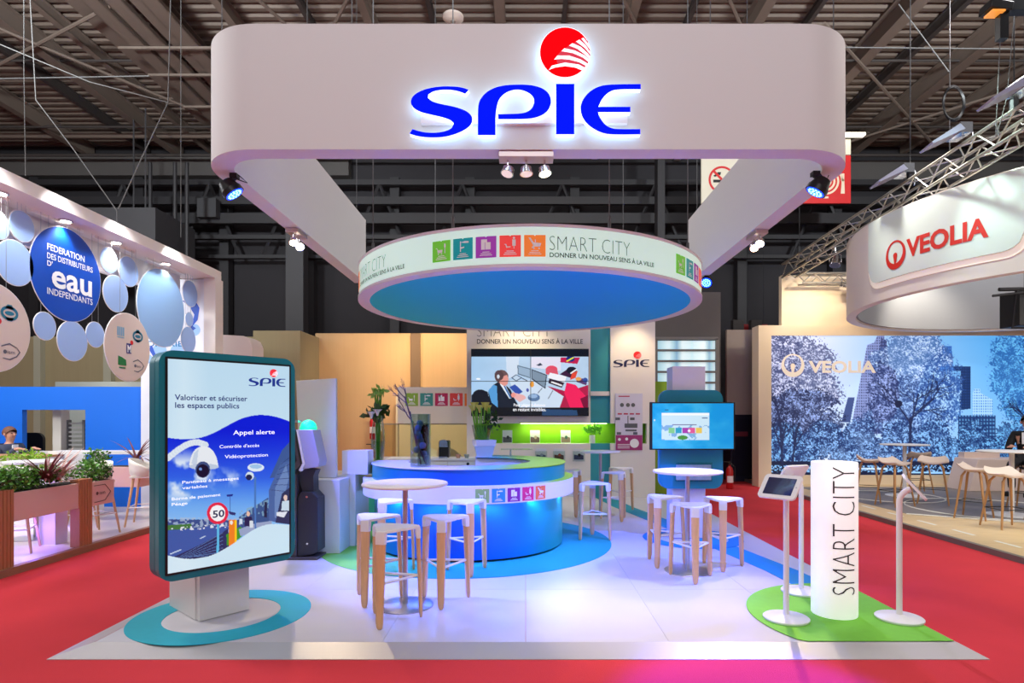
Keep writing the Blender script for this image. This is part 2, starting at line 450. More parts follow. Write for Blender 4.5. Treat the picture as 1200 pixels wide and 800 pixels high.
for px, w, h in [(-160,.2,.4),(-60,.12,.25),(0,.22,.42),(52,.14,.25),(112,.5,.3),(190,.3,.5),(265,.16,.3),(355,.09,.2),(430,.16,.35),(504,.09,.2),(586,.2,.4),(662,.08,.2),(740,.18,.4),(812,.09,.2),(888,.2,.45),(958,.09,.2),(1055,.26,.45),(1120,.12,.25),(1190,.26,.45),(1290,.14,.3)]:
    ibeam((px-616)/700*12.05, w, h, 9.96-h, BEAM if w > .13 else BEAMD)
# cable trays, pipes and diagonal ties under the roof
for px in (140, 165, 205):
    x = (px-616)/700*12.05
    part('cable_tray', MB().box(x-0.16, x+0.16, 6, 18.3, 9.42, 9.44).box(x-0.17, x-0.15, 6, 18.3, 9.42, 9.5).box(x+0.15, x+0.17, 6, 18.3, 9.42, 9.5), BEAM, ceiling, smooth=None)
for y in (12.6, 13.6, 15.0, 16.6): part('tray_hanger', MB().box(-8.6, -6.6, y, y+0.06, 9.36, 9.41), BEAM, ceiling, smooth=None)
for y, z, r in [(17.2, 9.70, .09), (17.6, 9.30, .045), (17.4, 10.15-.4, .03), (16.4, 9.55, .03), (13.6, 9.7, .03)]:
    part('pipe', MB().cyl((-20, y, z), (20, y, z), r, n=10), BEAMD if r < .08 else BEAM, ceiling)
for x0, y0, x1, y1 in [(-11.5,11,-7.5,17),(-13,14,-7,11),(-5.5,10,-4.2,14),(1.2,10,3.2,14),(3.0,10,5.6,14),(-2.5,10,-4.5,13),(6,12,12,17.5),(9,17.5,14,12),(13,17,17,13)]:
    part('diagonal_tie', MB().tube([(x0, y0, 9.5), (x1, y1, 9.5)], .035, 6), BEAM, ceiling)
HW = mat('dark_hall_wall', (44,41,45), 0.8, var=0.12, vscale=1.5)
HW2 = mat('hall_wall_band', (88,84,82), 0.8, var=0.1, vscale=1.0)
struct('wall_back', MB().box(-20, 20, 18.6, 18.9, -0.3, 10.2), HW)
struct('wall_left', MB().box(-20.3, -20, -7, 18.9, -0.3, 10.2), HW)
struct('wall_right', MB().box(20, 20.3, -7, 18.9, -0.3, 10.2), HW)
hb = sroot('wall_fittings')
part('wall_band', MB().box(-19.9, -5.4, 18.2, 18.5, 8.95, 9.6).box(9.0, 19.9, 18.2, 18.5, 8.6, 9.4), HW2, hb, smooth=None)
BD2 = mat('dark_steel', (46,44,47), 0.6, var=0.1, vscale=2)
for z, h, y in [(8.55, .16, 17.9), (7.9, .22, 17.7), (7.3, .3, 17.6), (6.9, .12, 17.8), (6.35, .1, 17.9)]:
    part('girder', MB().box(-19.9, 19.9, y, y+.15, z, z+h), BD2, hb, smooth=None)
for x in (-15, -11.8, -9.2, -6.6, -4.0, -1.7, 1.5, 4.1, 6.6, 9.5, 12.4, 15.6):
    part('column', MB().box(x-.14, x+.14, 18.2, 18.5, 0, 8.9), BD2, hb, smooth=None)
for x in (-13, -10.4, -7.9, -5.3, -2.8, 0.2, 3.0, 8.0, 11.0, 14.0):
    part('brace', MB().tube([(x, 17.95, 6.4), (x+.9, 17.95, 8.6)], .05, 5).tube([(x+1.8, 17.95, 6.4), (x+.9, 17.95, 8.6)], .05, 5), BD2, hb)
# hangar columns and ducts nearer
DUCT = mat('duct_grey', (66,65,68), 0.6, var=0.07, vscale=2)
single('air_duct', MB().box(-11.6, -9.3, 15.0, 16.8, 5.6, 6.85).cyl((-10.5,16,6.85),(-10.5,16,9.55),.02,n=6).cyl((-9.8,15.4,6.85),(-9.8,15.4,9.55),.02,n=6), DUCT, 'large boxy grey air duct hung high in the hall above the left stand', 'duct')
single('junction_box', MB().box(-9.55, -9.0, 17.35, 17.6, 7.4, 7.95), DUCT, 'small square grey box on the girders of the dark hall wall', 'box')
for px, y, w in [(345, 17, .5), (775, 16.5, .2)]:
    x = (px-616)/700*y
    struct('hall_column', MB().box(x-w/2, x+w/2, y, y+.4, -.04, 9.9), DUCT if px == 345 else BD2)
for px, y in ((176, 16), (205, 16), (219, 16)):
    x = (px-616)/700*y
    struct('pipe_drop', MB().cyl((x, y, 0), (x, y, 8.4), .05, n=8), BD2, 40)
# beige partition hangings behind the stands
CLOTH = mat('beige_partition', (205,172,128), 0.9, bump=0.25, bscale=9, stretch=(6,6,.2), var=0.06, vscale=2)
CLOTH_UNLIT = mat('beige_partition_unlit', (158,146,112), 0.9, bump=0.25, bscale=9, stretch=(6,6,.2), var=0.06, vscale=2)  # same beige cloth where unlit, the shade put into its colour
def partition(x0, x1, y0, y1, z, m, nm='partition_wall'):
    return struct(nm, MB().box(x0, x1, y0, y1, -.04, z), m)
partition(-5.0, -1.0, 14.2, 14.3, 3.58, CLOTH)
partition(-13.5, -6.2, 14.2, 14.3, 3.5, CLOTH_UNLIT)
partition(-5.93, -4.91, 13.0, 14.2, 3.47, CLOTH_UNLIT)
part('cover_strip', MB().box(-2.72, -2.5, 14.12, 14.2, 0, 3.57), mat('brown_strip', (120,100,80), .8), bpy.data.objects['partition_wall'], smooth=None)
for px, w in ((120, .18), (37, .16)):
    x = (px-616)/700*13.9
    part('cover_strip', MB().box(x-w/2, x+w/2, 14.05, 14.2, 0, 3.5), mat('pale_post', (170,170,150), .8), bpy.data.objects['partition_wall.001'], smooth=None)
# dark grey wall with a louvred window right of the stand's own wall
GW = mat('grey_block', (92,88,88), 0.7, var=0.1, vscale=2)
struct('partition_grey', MB().box(2.95, 4.7, 14.4, 14.6, -.04, 4.6), GW)
win = sroot('window_1')
y = 14.3
for r in range(7):
    zt = at(0, 399+r*12.6, y).z; zb = zt-.21
    x0, x1 = at(770, 0, y).x, at(838, 0, y).x
    part('pane', MB().box(x0, x1, y, y+.03, zb, zt), grad_mat('window_daylight_%d' % r, [(0,(150,190,205)),(.2,(205,232,238)),(.34,(120,165,190)),(.45,(215,235,238)),(.6,(190,222,230)),(.8,(225,245,248)),(.9,(130,170,190)),(1,(205,230,235))], x0, x1, emit=.75), win, smooth=None)
    part('window_rail', MB().box(x0-.06, x1+.06, y-.05, y+.06, zb-.05, zb), mat('grey_frame', (120,118,118), .5), win, smooth=None)
for x in (x0-.04, x1+.04): part('window_frame', MB().box(x-.04, x+.04, y-.06, y+.06, 1.5, at(0, 397, y).z), mat('grey_frame', (120,118,118), .5), win, smooth=None)
part('window_frame', MB().box(x0-.06, x1+.06, y-.06, y+.06, at(0, 398, y).z, at(0, 395, y).z), mat('grey_frame', (120,118,118), .5), win, smooth=None)
struct('partition_fabric', MB().box(5.05, 5.75, 15.0, 15.1, 1.65, 3.78), mat('grey_fabric', (168,158,152), .9, bump=.2, bscale=12))
v = thing('vending_cabinet', 'dark blue cabinet standing in the shade under a hanging grey cloth', 'cabinet', (5.5, 15.2, -.045))
part('body', MB().box(5.2, 5.95, 15.15, 15.8, -.045, 1.68), mat('navy_cabinet', (26,34,62), .4), v, bevel=.01)
part('door', MB().box(5.24, 5.91, 15.12, 15.15, .1, 1.55), mat('navy_door', (20,26,50), .3), v)
part('label_plate', MB().box(5.3, 5.62, 15.1, 15.12, 1.1, 1.22), mat('maroon_plate', (120,40,60), .5), v)
m = MB()
text(m, 'COMM', lambda a, b, d: (a, 16.28-d, b), 5.98+.14, 3.93, .11, off=0)
cs = single('hanging_sign', MB().box(5.95, 6.6, 16.3, 16.35, 3.86, 4.12), mat('sign_dull_red', (150,28,34), .5), 'small dull red lettered sign above the grey cloth beside the tree mural wall', 'sign')
part('lettering', m, mat('pinkish_ink', (200,110,110), .5), cs)
for x_ in (6.05, 6.5): part('cable', MB().cyl((x_,16.32,4.12),(x_,16.32,9.9),.006,n=5), DARK, cs)
for i, px in enumerate((864, 885)):
    x = (px-616)/700*16
    single('wall_light', MB().cbox((x, 16, 3.95), .28, .2, .45), mat('dim_metal', (70,66,66), .4, .4), ('left' if i == 0 else 'right')+' one of two dim metal boxes above the grey cloth', 'box', 'metal boxes over the grey cloth')

# ------------------------------------------------------------------ platform of the stand
VINYL = mat('white_vinyl', (204,200,204), 0.32, var=0.03, vscale=1.2)
plat = sroot('platform')
ALU = mat('ramp_trim', (190,186,186), 0.4, 0.3)
DECKV = [[-3.06+1.02*i for i in range(7)], [4.24+1.3*j for j in range(7)]]
for i in range(6):
    for j in range(6):
        a, b = DECKV[0][i], DECKV[0][i+1]; c, d = DECKV[1][j], DECKV[1][j+1]
        part('floor_panel', MB().box(a+.0012, b-.0012, c+.0012, d-.0012, -.045, 0), VINYL, plat, smooth=None)
part('edge_trim', MB().add([(-3.24,4.04,-.04),(3.14,4.04,-.04),(3.06,4.24,.001),(-3.06,4.24,.001),(-3.24,4.04,-.045),(3.14,4.04,-.045),(3.06,4.24,-.045),(-3.06,4.24,-.045)], [(0,1,2,3),(4,7,6,5),(0,4,5,1),(1,5,6,2),(3,2,6,7),(0,3,7,4)]), ALU, plat, smooth=None)
for s, xa, xb in ((-1, -3.24, -3.06), (1, 3.06, 3.14)):
    part('edge_trim', MB().add([(xa,4.04,-.04),(xb,4.24,.001),(xb,12.04,.001),(xa,12.04,-.04)] if s < 0 else [(xa,4.24,.001),(xb,4.04,-.04),(xb,12.04,-.04),(xa,12.04,.001)], [(0,1,2,3)]), ALU, plat, smooth=None)
def F(z): return lambda u, v, d: (u, v, z+d)
GMAT = grad_mat('counter_mat_print', [(0,(120,185,60)),(.2,(110,180,80)),(.38,(20,150,130)),(.6,(0,140,150)),(1,(0,150,140))], -2.57, 1.07, rough=.8)
part('round_mat', MB().arc((-.74, 7.72), .5, 1.83, .0005, .004, 0, 360, 96), GMAT, plat, smooth=None)
TEAL = mat('teal_vinyl', (20,165,185), .7, var=.06, vscale=20)
part('ring_inlay', MB().arc((-2.45, 4.84), .43, .67, .0005, .004, 0, 360, 80), TEAL, plat, smooth=None)
part('ring_inlay', MB().arc((2.19, 7.85), .45, .64, .0045, .007, 0, 360, 80), mat('blue_vinyl', (0,130,205), .7), plat, smooth=None)
LIMEV = mat('lime_vinyl', (118,196,52), .75, var=.08, vscale=15)
pts = []
for i in range(61):
    a = R(-90+360*i/60); px_, py_ = 2.78+.96*math.cos(a), 4.76+.96*math.sin(a)
    pts.append((min(px_, 3.045), max(py_, 4.245)))
pts = [p for i, p in enumerate(pts[:-1]) if p != pts[i-1]]
q = []
for p in pts:
    q.append(p)
k = max(i for i, p in enumerate(q) if abs(p[1]-4.245) < 1e-6 and p[0] > 2.6) if any(abs(p[1]-4.245) < 1e-6 and p[0] > 2.6 for p in q) else 0
q.insert(k+1, (3.045, 4.245))
part('round_mat', MB().prism(q, F(.0045), 0, .003), LIMEV, plat, smooth=None)
cl = [(1.52,12.0,.17),(1.72,10.6,.165),(2.0,9.4,.165),(2.3,8.0,.165),(2.52,6.9,.165),(2.66,6.2,.17),(2.74,5.4,.17)]
L_, R_ = [], []
for x, y, w in cl: L_.append((x-w, y)); R_.append((x+w, y))
part('curved_stripe', MB().prism(L_+R_[::-1], F(.0005), 0, .003), grad_mat('stripe_teal_lit_blue', [(0,(0,140,215)),(.45,(0,145,190)),(1,(0,140,150))], 5.4, 12, rough=.7, axis=1), plat, smooth=None)  # teal stripe, blue spot light painted in towards the front end

# ------------------------------------------------------------------ stand's own back wall with video wall
WALLM = mat('stand_wall_white', (232,226,216), .6, var=.02, vscale=2)
bw = sroot('stand_wall')
W0 = 11.9
X = lambda px: at(px, 0, W0).x
Z = lambda py: at(0, py, W0).z
zt, zb = Z(496), Z(519.5)
m = MB(); m.box(X(547), X(692), W0, W0+.1, zt, 3.75); m.box(X(547), X(692), W0, W0+.1, -.045, zb); m.box(X(547), X(556), W0, W0+.1, zb, zt)
part('wall_panel', m, WALLM, bw, smooth=None)
m = MB(); m.box(X(715), X(767), W0-.06, W0+.1, zt, 3.75); m.box(X(715), X(767), W0-.06, W0+.1, -.045, zb); m.box(X(757), X(767), W0-.06, W0+.1, zb, zt)
part('wall_panel', m, WALLM, bw, smooth=None)
TC = mat('teal_panel', (50,150,160), .5)
part('teal_column', MB().box(X(692), X(715), W0+.02, W0+.1, Z(458.5), 3.75).box(X(692), X(715), W0+.02, W0+.1, zt, Z(463.5)).box(X(692), X(715), W0+.02, W0+.1, -.045, zb), TC, bw, smooth=None)
part('cross_bar', MB().box(X(692), X(715), W0-.02, W0+.05, Z(463.5), Z(458.5)), WALLM, bw, smooth=None)
LIMEN = mat('lime_niche', (140,205,20), .5)
part('niche', MB().box(X(556), X(757), W0+.3, W0+.33, zb, zt).box(X(556), X(757), W0+.1, W0+.33, zb-.03, zb).box(X(556), X(757), W0+.1, W0+.33, zt, zt+.03).box(X(556)-.02, X(556), W0+.1, W0+.33, zb, zt).box(X(757), X(757)+.02, W0+.1, W0+.33, zb, zt), LIMEN, bw, smooth=None)
part('led_strip', MB().box(X(610), X(712), W0+.13, W0+.15, zt-.012, zt-.002), mat('led_lime', (235,255,150), .5, emit=9), bw, smooth=None)
lamp('AREA', 'niche_light', (X(660), W0+.16, zt-.03), (X(660), W0+.22, zb), 5, (1, .98, .6), 1.6, .03)
WF = lambda y0: (lambda u, v, d: (u, y0-d, v))
m = MB(); text(m, 'DONNER UN NOUVEAU SENS À LA VILLE', WF(W0), X(559), Z(402.5), .093, X(683)-X(559), off=.012, d=.004)
part('lettering', m, INKD, bw, smooth=None)
m = MB(); text(m, 'SMART CITY', WF(W0), X(559), Z(394.5), .24, X(645)-X(559), off=-.022, d=.004)
part('lettering', m, mat('grey_ink', (120,112,100), .5), bw, smooth=None)
s = (X(760)-X(718))/1160
flat_logo(lambda u, v, d: (X(718)+u*s, W0-.06-d, Z(430)+(548-v)*s*.92), bw, mat('logo_dark_ink', (34,38,76), .4), REDINK, mat('stripe_pink', (245,150,150), .5), d=.006)
lamp('SPOT', 'panel_spot', (X(740), W0-.9, 3.7), (X(740), W0, 2.4), 70, (1, .78, .5), .05, spot=75, blend=.8)
lamp('SPOT', 'panel_spot', (X(610), W0-.9, 3.7), (X(610), W0, 2.4), 75, (1, .78, .5), .05, spot=95, blend=.8)
lamp('SPOT', 'curtain_spot', (-2.2, 12.6, 4.4), (-2.2, 14.2, 2.2), 300, (1, .7, .38), .1, spot=95, blend=.9)
lamp('SPOT', 'curtain_spot', (-3.4, 12.4, 4.6), (-3.7, 14.2, 2.2), 190, (1, .72, .42), .1, spot=80, blend=.9)
# video wall
V0 = W0-.14; VX = lambda px: at(px, 0, V0).x; VZ = lambda py: at(0, py, V0).z
vw = thing('video_wall', 'wide black video wall of four screens showing a man at a desk', 'screen', ((VX(552)+VX(690))/2, V0, VZ(487)))
part('housing', MB().box(VX(552), VX(690), V0, W0, VZ(487.5), VZ(408.5)), BLACK, vw, bevel=.004)
# picture in the crop's own units (1200x750 over 540..700 x 400..500)
def vid():
    W, Hh = 300, 170
    x0, x1, y0, y1 = 95, 1125, 72, 648
    H = homog([(0,0),(1,0),(1,1),(0,1)], [(x0,y0),(x1,y0),(x1,y1),(x0,y1)])
    im = Img(W, Hh, H)
    im.a[:] = (185,210,235)
    n = noise(W, Hh, 5, 3, 3)
    im.a += (n[..., None]-.5)*34
    im.mix(np.clip((640-im.X)/560, 0, 1), (150,195,235), .6)
    im.poly([(400,135),(520,135),(500,300),(410,330)], (205,220,238))
    im.poly([(620,140),(880,140),(880,260),(620,230)], (222,220,238))
    im.poly([(430,340),(640,340),(900,470),(870,580),(520,580)], (205,222,240))
    im.poly([(500,210),(615,240),(615,325),(505,290)], (90,110,130)); im.poly([(508,220),(610,247),(610,316),(512,283)], (150,175,200))
    im.poly([(625,245),(760,295),(745,415),(625,335)], (60,70,85)); im.poly([(632,256),(750,300),(738,402),(632,326)], (125,145,165))
    im.line(715, 410, 680, 450, 8, (120,130,145)); im.line(810, 430, 770, 500, 8, (120,130,145))
    im.poly([(760,390),(940,440),(1120,380),(1120,578),(870,578),(905,480)], (175,25,70))
    im.poly([(930,360),(1010,380),(1100,480),(1120,578),(960,578),(910,450)], (240,30,90))
    im.poly([(1050,500),(1120,470),(1120,578),(1080,578)], (120,5,50))
    im.ell(800, 250, 52, 36, (225,75,100)); im.poly([(745,240),(850,250),(860,300),(750,290)], (215,85,105))
    im.poly([(880,142),(1050,142),(1025,200),(875,185)], (190,25,75)); im.ell(965, 155, 38, 26, (20,40,120)); im.line(935, 175, 990, 145, 12, (225,225,60))
    im.poly([(870,290),(930,250),(1010,290),(990,330)], (60,25,60)); im.ell(975, 255, 45, 32, (20,22,40)); im.line(970, 280, 1015, 250, 12, (235,235,240))
    im.poly([(980,280),(1030,260),(1010,320),(960,340)], (225,70,50)); im.poly([(1010,320),(1110,330),(1105,385),(1020,355)], (90,60,110)); im.ell(1035, 330, 26, 16, (230,160,90)); im.ell(1095, 340, 22, 20, (50,80,160))
    im.poly([(785,275),(930,310),(915,360),(765,320)], (238,240,246)); im.poly([(780,325),(912,362),(890,405),(770,365)], (50,30,45)); im.line(800, 355, 885, 385, 14, (235,235,240))
    im.poly([(445,320),(490,290),(545,320),(490,352)], (70,90,120)); im.poly([(458,320),(492,298),(530,320),(490,343)], (190,210,230)); im.line(545, 325, 585, 345, 8, (70,80,95))
    im.poly([(665,210),(700,190),(720,210),(690,218)], (60,70,90)); im.poly([(430,400),(480,375),(550,440),(500,470)], (50,80,170)); im.ell(628, 375, 18, 26, (235,160,60)); im.ell(590, 425, 12, 16, (80,90,170))
    im.ell(645, 490, 52, 34, (90,120,160)); im.ell(640, 478, 36, 18, (150,180,215))
    im.poly([(100,470),(130,435),(190,422),(240,440),(250,490),(330,580),(100,640)], (16,20,34)); im.ell(175, 480, 70, 60, (16,20,34))
    im.poly([(290,380),(330,355),(390,375),(440,420),(470,490),(520,578),(330,578),(250,500),(245,430)], (22,30,48)); im.poly([(245,430),(290,378),(320,390),(330,578),(275,535)], (85,155,215))
    im.poly([(345,368),(395,380),(450,495),(430,500)], (225,235,245)); im.line(385, 385, 440, 490, 14, (60,110,170))
    im.ell(362, 310, 60, 58, (105,80,80)); im.poly([(340,320),(410,295),(424,330),(415,375),(385,392),(345,365)], (222,150,140)); im.ell(340, 300, 40, 46, (88,66,68)); im.ell(333, 310, 12, 18, (205,215,225))
    im.poly([(450,460),(480,450),(560,470),(580,495),(520,530),(480,500)], (230,175,175)); im.ell(466, 468, 20, 22, (235,150,140))
    im.ell(158, 330, 18, 8, (250,250,252))
    im.poly([(95,72),(1125,72),(1125,138),(95,138)], (12,15,24)); im.poly([(95,578),(1125,578),(1125,648),(95,648)], (12,14,22)); im.poly([(720,590),(1020,600),(1030,648),(715,648)], (38,70,110))
    return im
vi = vid(); SCRM = picture_mat('screen_picture', 0.95, .25, .15)
hh, ww = vi.a.shape[:2]; cx_, cy_ = int(ww*.508), int(hh*.488)
for (i0, i1, j0, j1) in ((0, cx_, 0, cy_), (cx_, ww, 0, cy_), (0, cx_, cy_, hh), (cx_, ww, cy_, hh)):
    def f(u, v, i0=i0, i1=i1, j0=j0, j1=j1):
        gx = .012
        a = VX(552)+(VX(690)-VX(552))*((i0+(i1-i0)*u)/ww); b = VZ(409)+(VZ(487)-VZ(409))*((j0+(j1-j0)*v)/hh)
        a += gx*(.5-u); b -= gx*(.5-v)
        return (a, V0-.003, b)
    picture('screen', vi.a[j0:j1, i0:i1], f, SCRM, vw)
m = MB(); text(m, 'en restant invisibles.', WF(V0), VX(601), VZ(481.5), .07, VX(640)-VX(601), off=.01, d=.006)
text(m, 'Pour piéger à distance', WF(V0), VX(602), VZ(476), .06, VX(639)-VX(602), off=.01, d=.006)
part('subtitle', m, mat('subtitle_white', (235,238,242), .5, emit=.8), vw, smooth=None)
# technical board on the wall
tb = thing('poster_board', 'tall white and magenta printed poster board right of the teal column', 'poster', (X(736), W0-.08, Z(527)))
part('board', MB().box(X(720.5), X(752), W0-.085, W0-.061, Z(527), Z(461)), mat('poster_white', (214,212,222), .4), tb)
P0 = W0-.085
part('colour_block', MB().flat([(X(720.8), Z(527)), (X(751.8), Z(527)), (X(751.8), Z(509.5)), (X(720.8), Z(509.5))], WF(P0), .002), mat('poster_magenta', (165,55,115), .4), tb, smooth=None)
m = MB()
for px in (728, 735, 741): m.flat(circ(X(px), Z(474.5), .04, 14), WF(P0), .003)
for px in (724, 741): m.box(X(px)-.06, X(px)+.03, P0-.003, P0-.002, Z(492), Z(489))
m.box(X(731), X(746), P0-.004, P0-.003, Z(501), Z(496)); m.box(X(734.5), X(735.5), P0-.004, P0-.003, Z(497), Z(487)); m.box(X(722), X(727), P0-.004, P0-.003, Z(509), Z(506)); m.box(X(741), X(746), P0-.004, P0-.003, Z(509), Z(506)); m.box(X(732), X(745), P0-.004, P0-.003, Z(505), Z(503))
part('printed_drawing', m, mat('poster_grey', (95,98,100), .5), tb, smooth=None)
m = MB()
for px in (723, 730, 737, 744): m.box(X(px), X(px+5), P0-.004, P0-.003, Z(485.6), Z(484))
m.box(X(724), X(737), P0-.004, P0-.003, Z(465), Z(463.8))
part('printed_line', m, mat('poster_red', (190,50,80), .5), tb, smooth=None)
m = MB(); m.flat(circ(X(742.5), Z(519), .09, 20), WF(P0), .004); m.flat(circ(X(725), Z(514.5), .03, 12), WF(P0), .004); m.flat(circ(X(733.5), Z(514), .03, 12), WF(P0), .004)
for k in range(3): m.box(X(723), X(737), P0-.004, P0-.003, Z(520+2*k+.7), Z(520+2*k))
part('printed_bubble', m, PW, tb, smooth=None)
# leaflets in the niche and on the wall
def leaflet(x, yb, z, w, h, tint, lean, label, group, pocket=False):
    t = thing('leaflet', label, 'leaflet', (x, yb, z), group)
    m = MB(); m.add([(x-w/2, yb, z), (x+w/2, yb, z), (x+w/2, yb+lean, z+h), (x-w/2, yb+lean, z+h), (x-w/2, yb+.012, z), (x+w/2, yb+.012, z), (x+w/2, yb+lean+.012, z+h), (x-w/2, yb+lean+.012, z+h)], [(0,1,2,3),(4,7,6,5),(0,4,5,1),(1,5,6,2),(2,6,7,3),(3,7,4,0)])
    part('sheets', m, mat('leaflet_white', (222,226,228), .4), t)
    g = lambda u, v, d: (x-w/2+u*w, yb+lean*v-.002-d, z+v*h)
    part('cover_photo', MB().flat([(.05,.06),(.95,.06),(.95,.42),(.7,.5),(.4,.44),(.05,.5)], g, 0), mat('cover_%d' % tint, [(80,84,84),(110,88,80),(150,130,105),(90,95,125),(120,80,70),(80,80,110)][tint], .4), t, smooth=None)
    part('cover_detail', MB().flat(circ(.55, .45, .14, 10), g, .002), mat('covd_%d' % tint, [(40,42,46),(190,170,150),(70,110,90),(170,175,195),(200,90,60),(40,36,50)][tint], .4), t, smooth=None)
    if pocket:
        part('pocket', MB().box(x-w/2-.015, x+w/2+.015, yb-.03, yb-.026, z-.02, z+h*.8), GLASS, t)
    return t
lb = ['leaflet with a dark picture, leftmost of three standing in the lime niche', 'leaflet with a brown picture in the middle of the lime niche', 'leaflet with a pale picture standing in the lime niche left of the potted plant']
for i, px in enumerate((594.5, 627, 663)):
    leaflet(at(px, 0, W0+.15).x, W0+.15, zb, .2, .26, i, .06, lb[i], 'leaflets in the lime niche')
lb = ['leaflet pocket on the wall under the niche, leftmost of three', 'leaflet pocket on the wall under the niche, middle one of three', 'leaflet with a dark figure in the pocket beside the teal column']
for i, px in enumerate((634, 655, 678)):
    leaflet(X(px), W0-.03, Z(539), .21, .23, 3+i, .0, lb[i], 'leaflets in the wall pockets', True)
# potted plant of the niche
def leafball(c, r, n, m, parent, name='foliage', size=.05, flat_=1.0, seed=1, kind=True):
    rg = random.Random(seed); mb = MB()
    for _ in range(n):
        while True:
            p = Vector((rg.uniform(-1,1), rg.uniform(-1,1), rg.uniform(-1,1)))
            if p.length < 1: break
        p = Vector((p.x*r[0], p.y*r[1], p.z*r[2]))+Vector(c)
        d = Vector((rg.gauss(0,1), rg.gauss(0,1), rg.gauss(.5,1))).normalized(); e = d.cross(Vector((rg.random(), rg.random(), rg.random()))).normalized()
        s_ = size*rg.uniform(.6, 1.2)
        mb.add([p, p+d*s_*.5+e*s_*.3, p+d*s_, p+d*s_*.5-e*s_*.3], [(0,1,2,3)])
    o = part(name, mb, m, parent, smooth=None, fix=False)
    if kind: o['kind'] = 'stuff'
    return o
pp = thing('potted_plant', 'small bright green leafy plant in a white cylindrical pot in the niche', 'plant', (at(694, 0, W0+.13).x, W0+.13, zb))
px_ = pp.location.x
part('pot', MB().lathe([(.055,0),(.06,.01),(.06,.16),(.052,.165),(.05,.12)], (px_, W0+.13, zb), 20), PLASW, pp)
leafball((px_, W0+.12, zb+.27), (.2,.1,.1), 170, mat('leaf_bright', (110,190,60), .5), pp, size=.07, seed=4)
m = MB()
for k in range(5): m.tube([(px_, W0+.13, zb+.12), (px_+.06*(k-2), W0+.12, zb+.3)], .004, 5)
part('stem', m, LEAF, pp)
# meeting-room front left of the wall: low wall, window, board with pictograms
mr = sroot('meeting_room')
M0 = 12.1; MX = lambda px: at(px, 0, M0).x; MZ = lambda py: at(0, py, M0).z
CREAM = mat('cream_board', (228,220,200), .6)
part('top_board', MB().box(MX(466), MX(547), M0, M0+.08, MZ(496), MZ(453.5)), CREAM, mr, smooth=None)
part('base_wall', MB().box(MX(440), MX(547), M0, M0+.08, -.045, MZ(535)), mat('pinkish_white', (226,214,212), .5), mr, smooth=None)
part('post', MB().box(MX(440), MX(443), M0-.02, M0+.08, MZ(535), MZ(489)), WHITE, mr, smooth=None)
part('window_pane', MB().box(MX(443), MX(547), M0+.03, M0+.04, MZ(535), MZ(496)), glass_mat('window_glass', (238,240,228), .45), mr, smooth=None)
part('frame_bar', MB().box(MX(466), MX(467), M0+.01, M0+.05, MZ(535), MZ(496)).box(MX(443), MX(547), M0+.01, M0+.05, MZ(497.5), MZ(496)), mat('olive_frame', (150,140,110), .4), mr, smooth=None)
pictos(lambda u, v, d: (u, M0-d, v), mr, MX(475), MZ(475.5), MX(490)-MX(475), MX(492.4)-MX(475), [(140,180,60),(60,150,140),(190,40,90),(235,75,65),(240,150,50)], n=4, tag='wallprint', emit=0)
part('pictogram', MB().box(MX(544.5), MX(547), M0-.004, M0-.001, MZ(475.5), MZ(461)), mat('print_4', ICOL[4]), mr, smooth=None)
struct('partition_inner', MB().box(MX(440), MX(560), 14.0, 14.05, -.04, 2.1), mat('inner_cream', (226,218,190), .8))
def shell_chair(name, loc, rz, label, group):
    t = thing(name, label, 'chair', (0, 0, 0), group)
    vs = []; n = 14; m_ = 10
    for i in range(m_+1):
        for j in range(n+1):
            a = -PI/2*1.35+PI*1.35*j/n; s_ = i/m_
            rad = .27*min(1, s_*1.25); x = rad*math.sin(a)*1.05; y = rad*math.cos(a)
            z = .44+ (0 if s_ < .6 else (s_-.6)/.4*(.14+.26*max(0, math.cos(a*.9))))
            vs.append((x, y, z))
    fs = [(i*(n+1)+j, i*(n+1)+j+1, (i+1)*(n+1)+j+1, (i+1)*(n+1)+j) for i in range(m_) for j in range(n)]
    o = part('seat_shell', MB().add(vs, fs).lathe([(.01,.435),(.2,.435),(.21,.445),(.01,.45)], (0,0,0), 20), mat('shell_white', (226,226,214), .4), t)
    for sx in (-1, 1):
        for sy in (-1, 1):
            part('leg', MB().cyl((sx*.12, sy*.1, .44), (sx*.24, sy*.22, 0), .014, .01, 8), WOODL, t)
    t.location = loc; t.rotation_euler = (0, 0, rz)
    return t
shell_chair('shell_chair', (at(527, 0, 13).x, 13.0, .12), R(160), 'white moulded shell chair behind the meeting room window, right one', 'chairs in the meeting room')
shell_chair('shell_chair', (at(500, 0, 13.3).x, 13.3, .12), R(30), 'white shell chair behind the glass, partly hidden by the twig vase', 'chairs in the meeting room')
struct('meeting_floor', MB().box(MX(440), MX(555), M0+.1, 13.98, -.045, .12), mat('mfloor', (190,180,150), .6))
# stand wall fire extinguishers
def extinguisher(x, y, z, label):
    t = thing('fire_extinguisher', label, 'fire extinguisher', (x, y, z), 'red fire extinguishers')
    part('cylinder', MB().lathe([(.02,0),(.075,.01),(.08,.03),(.08,.42),(.06,.48),(.025,.52),(.025,.55)], (x, y, z), 18), mat('extinguisher_red', (190,24,28), .3), t)
    part('valve', MB().cbox((x, y-.01, z+.58), .05, .05, .06).cbox((x-.06, y-.01, z+.62), .16, .03, .02), BLACK, t)
    part('hose', MB().tube([(x+.02, y-.03, z+.58), (x+.11, y-.05, z+.5), (x+.1, y-.06, z+.3), (x+.08, y-.06, z+.18)], .012, 6), BLACK, t)
    part('label_band', MB().arc((x, y), .0805, .082, z+.15, z+.3, -60, 60, 12), PW, t)
e1 = at(435.5, 515, 13.95); extinguisher(e1.x, 14.08, e1.z, 'red fire extinguisher hung high on the beige partition behind the lime podium')
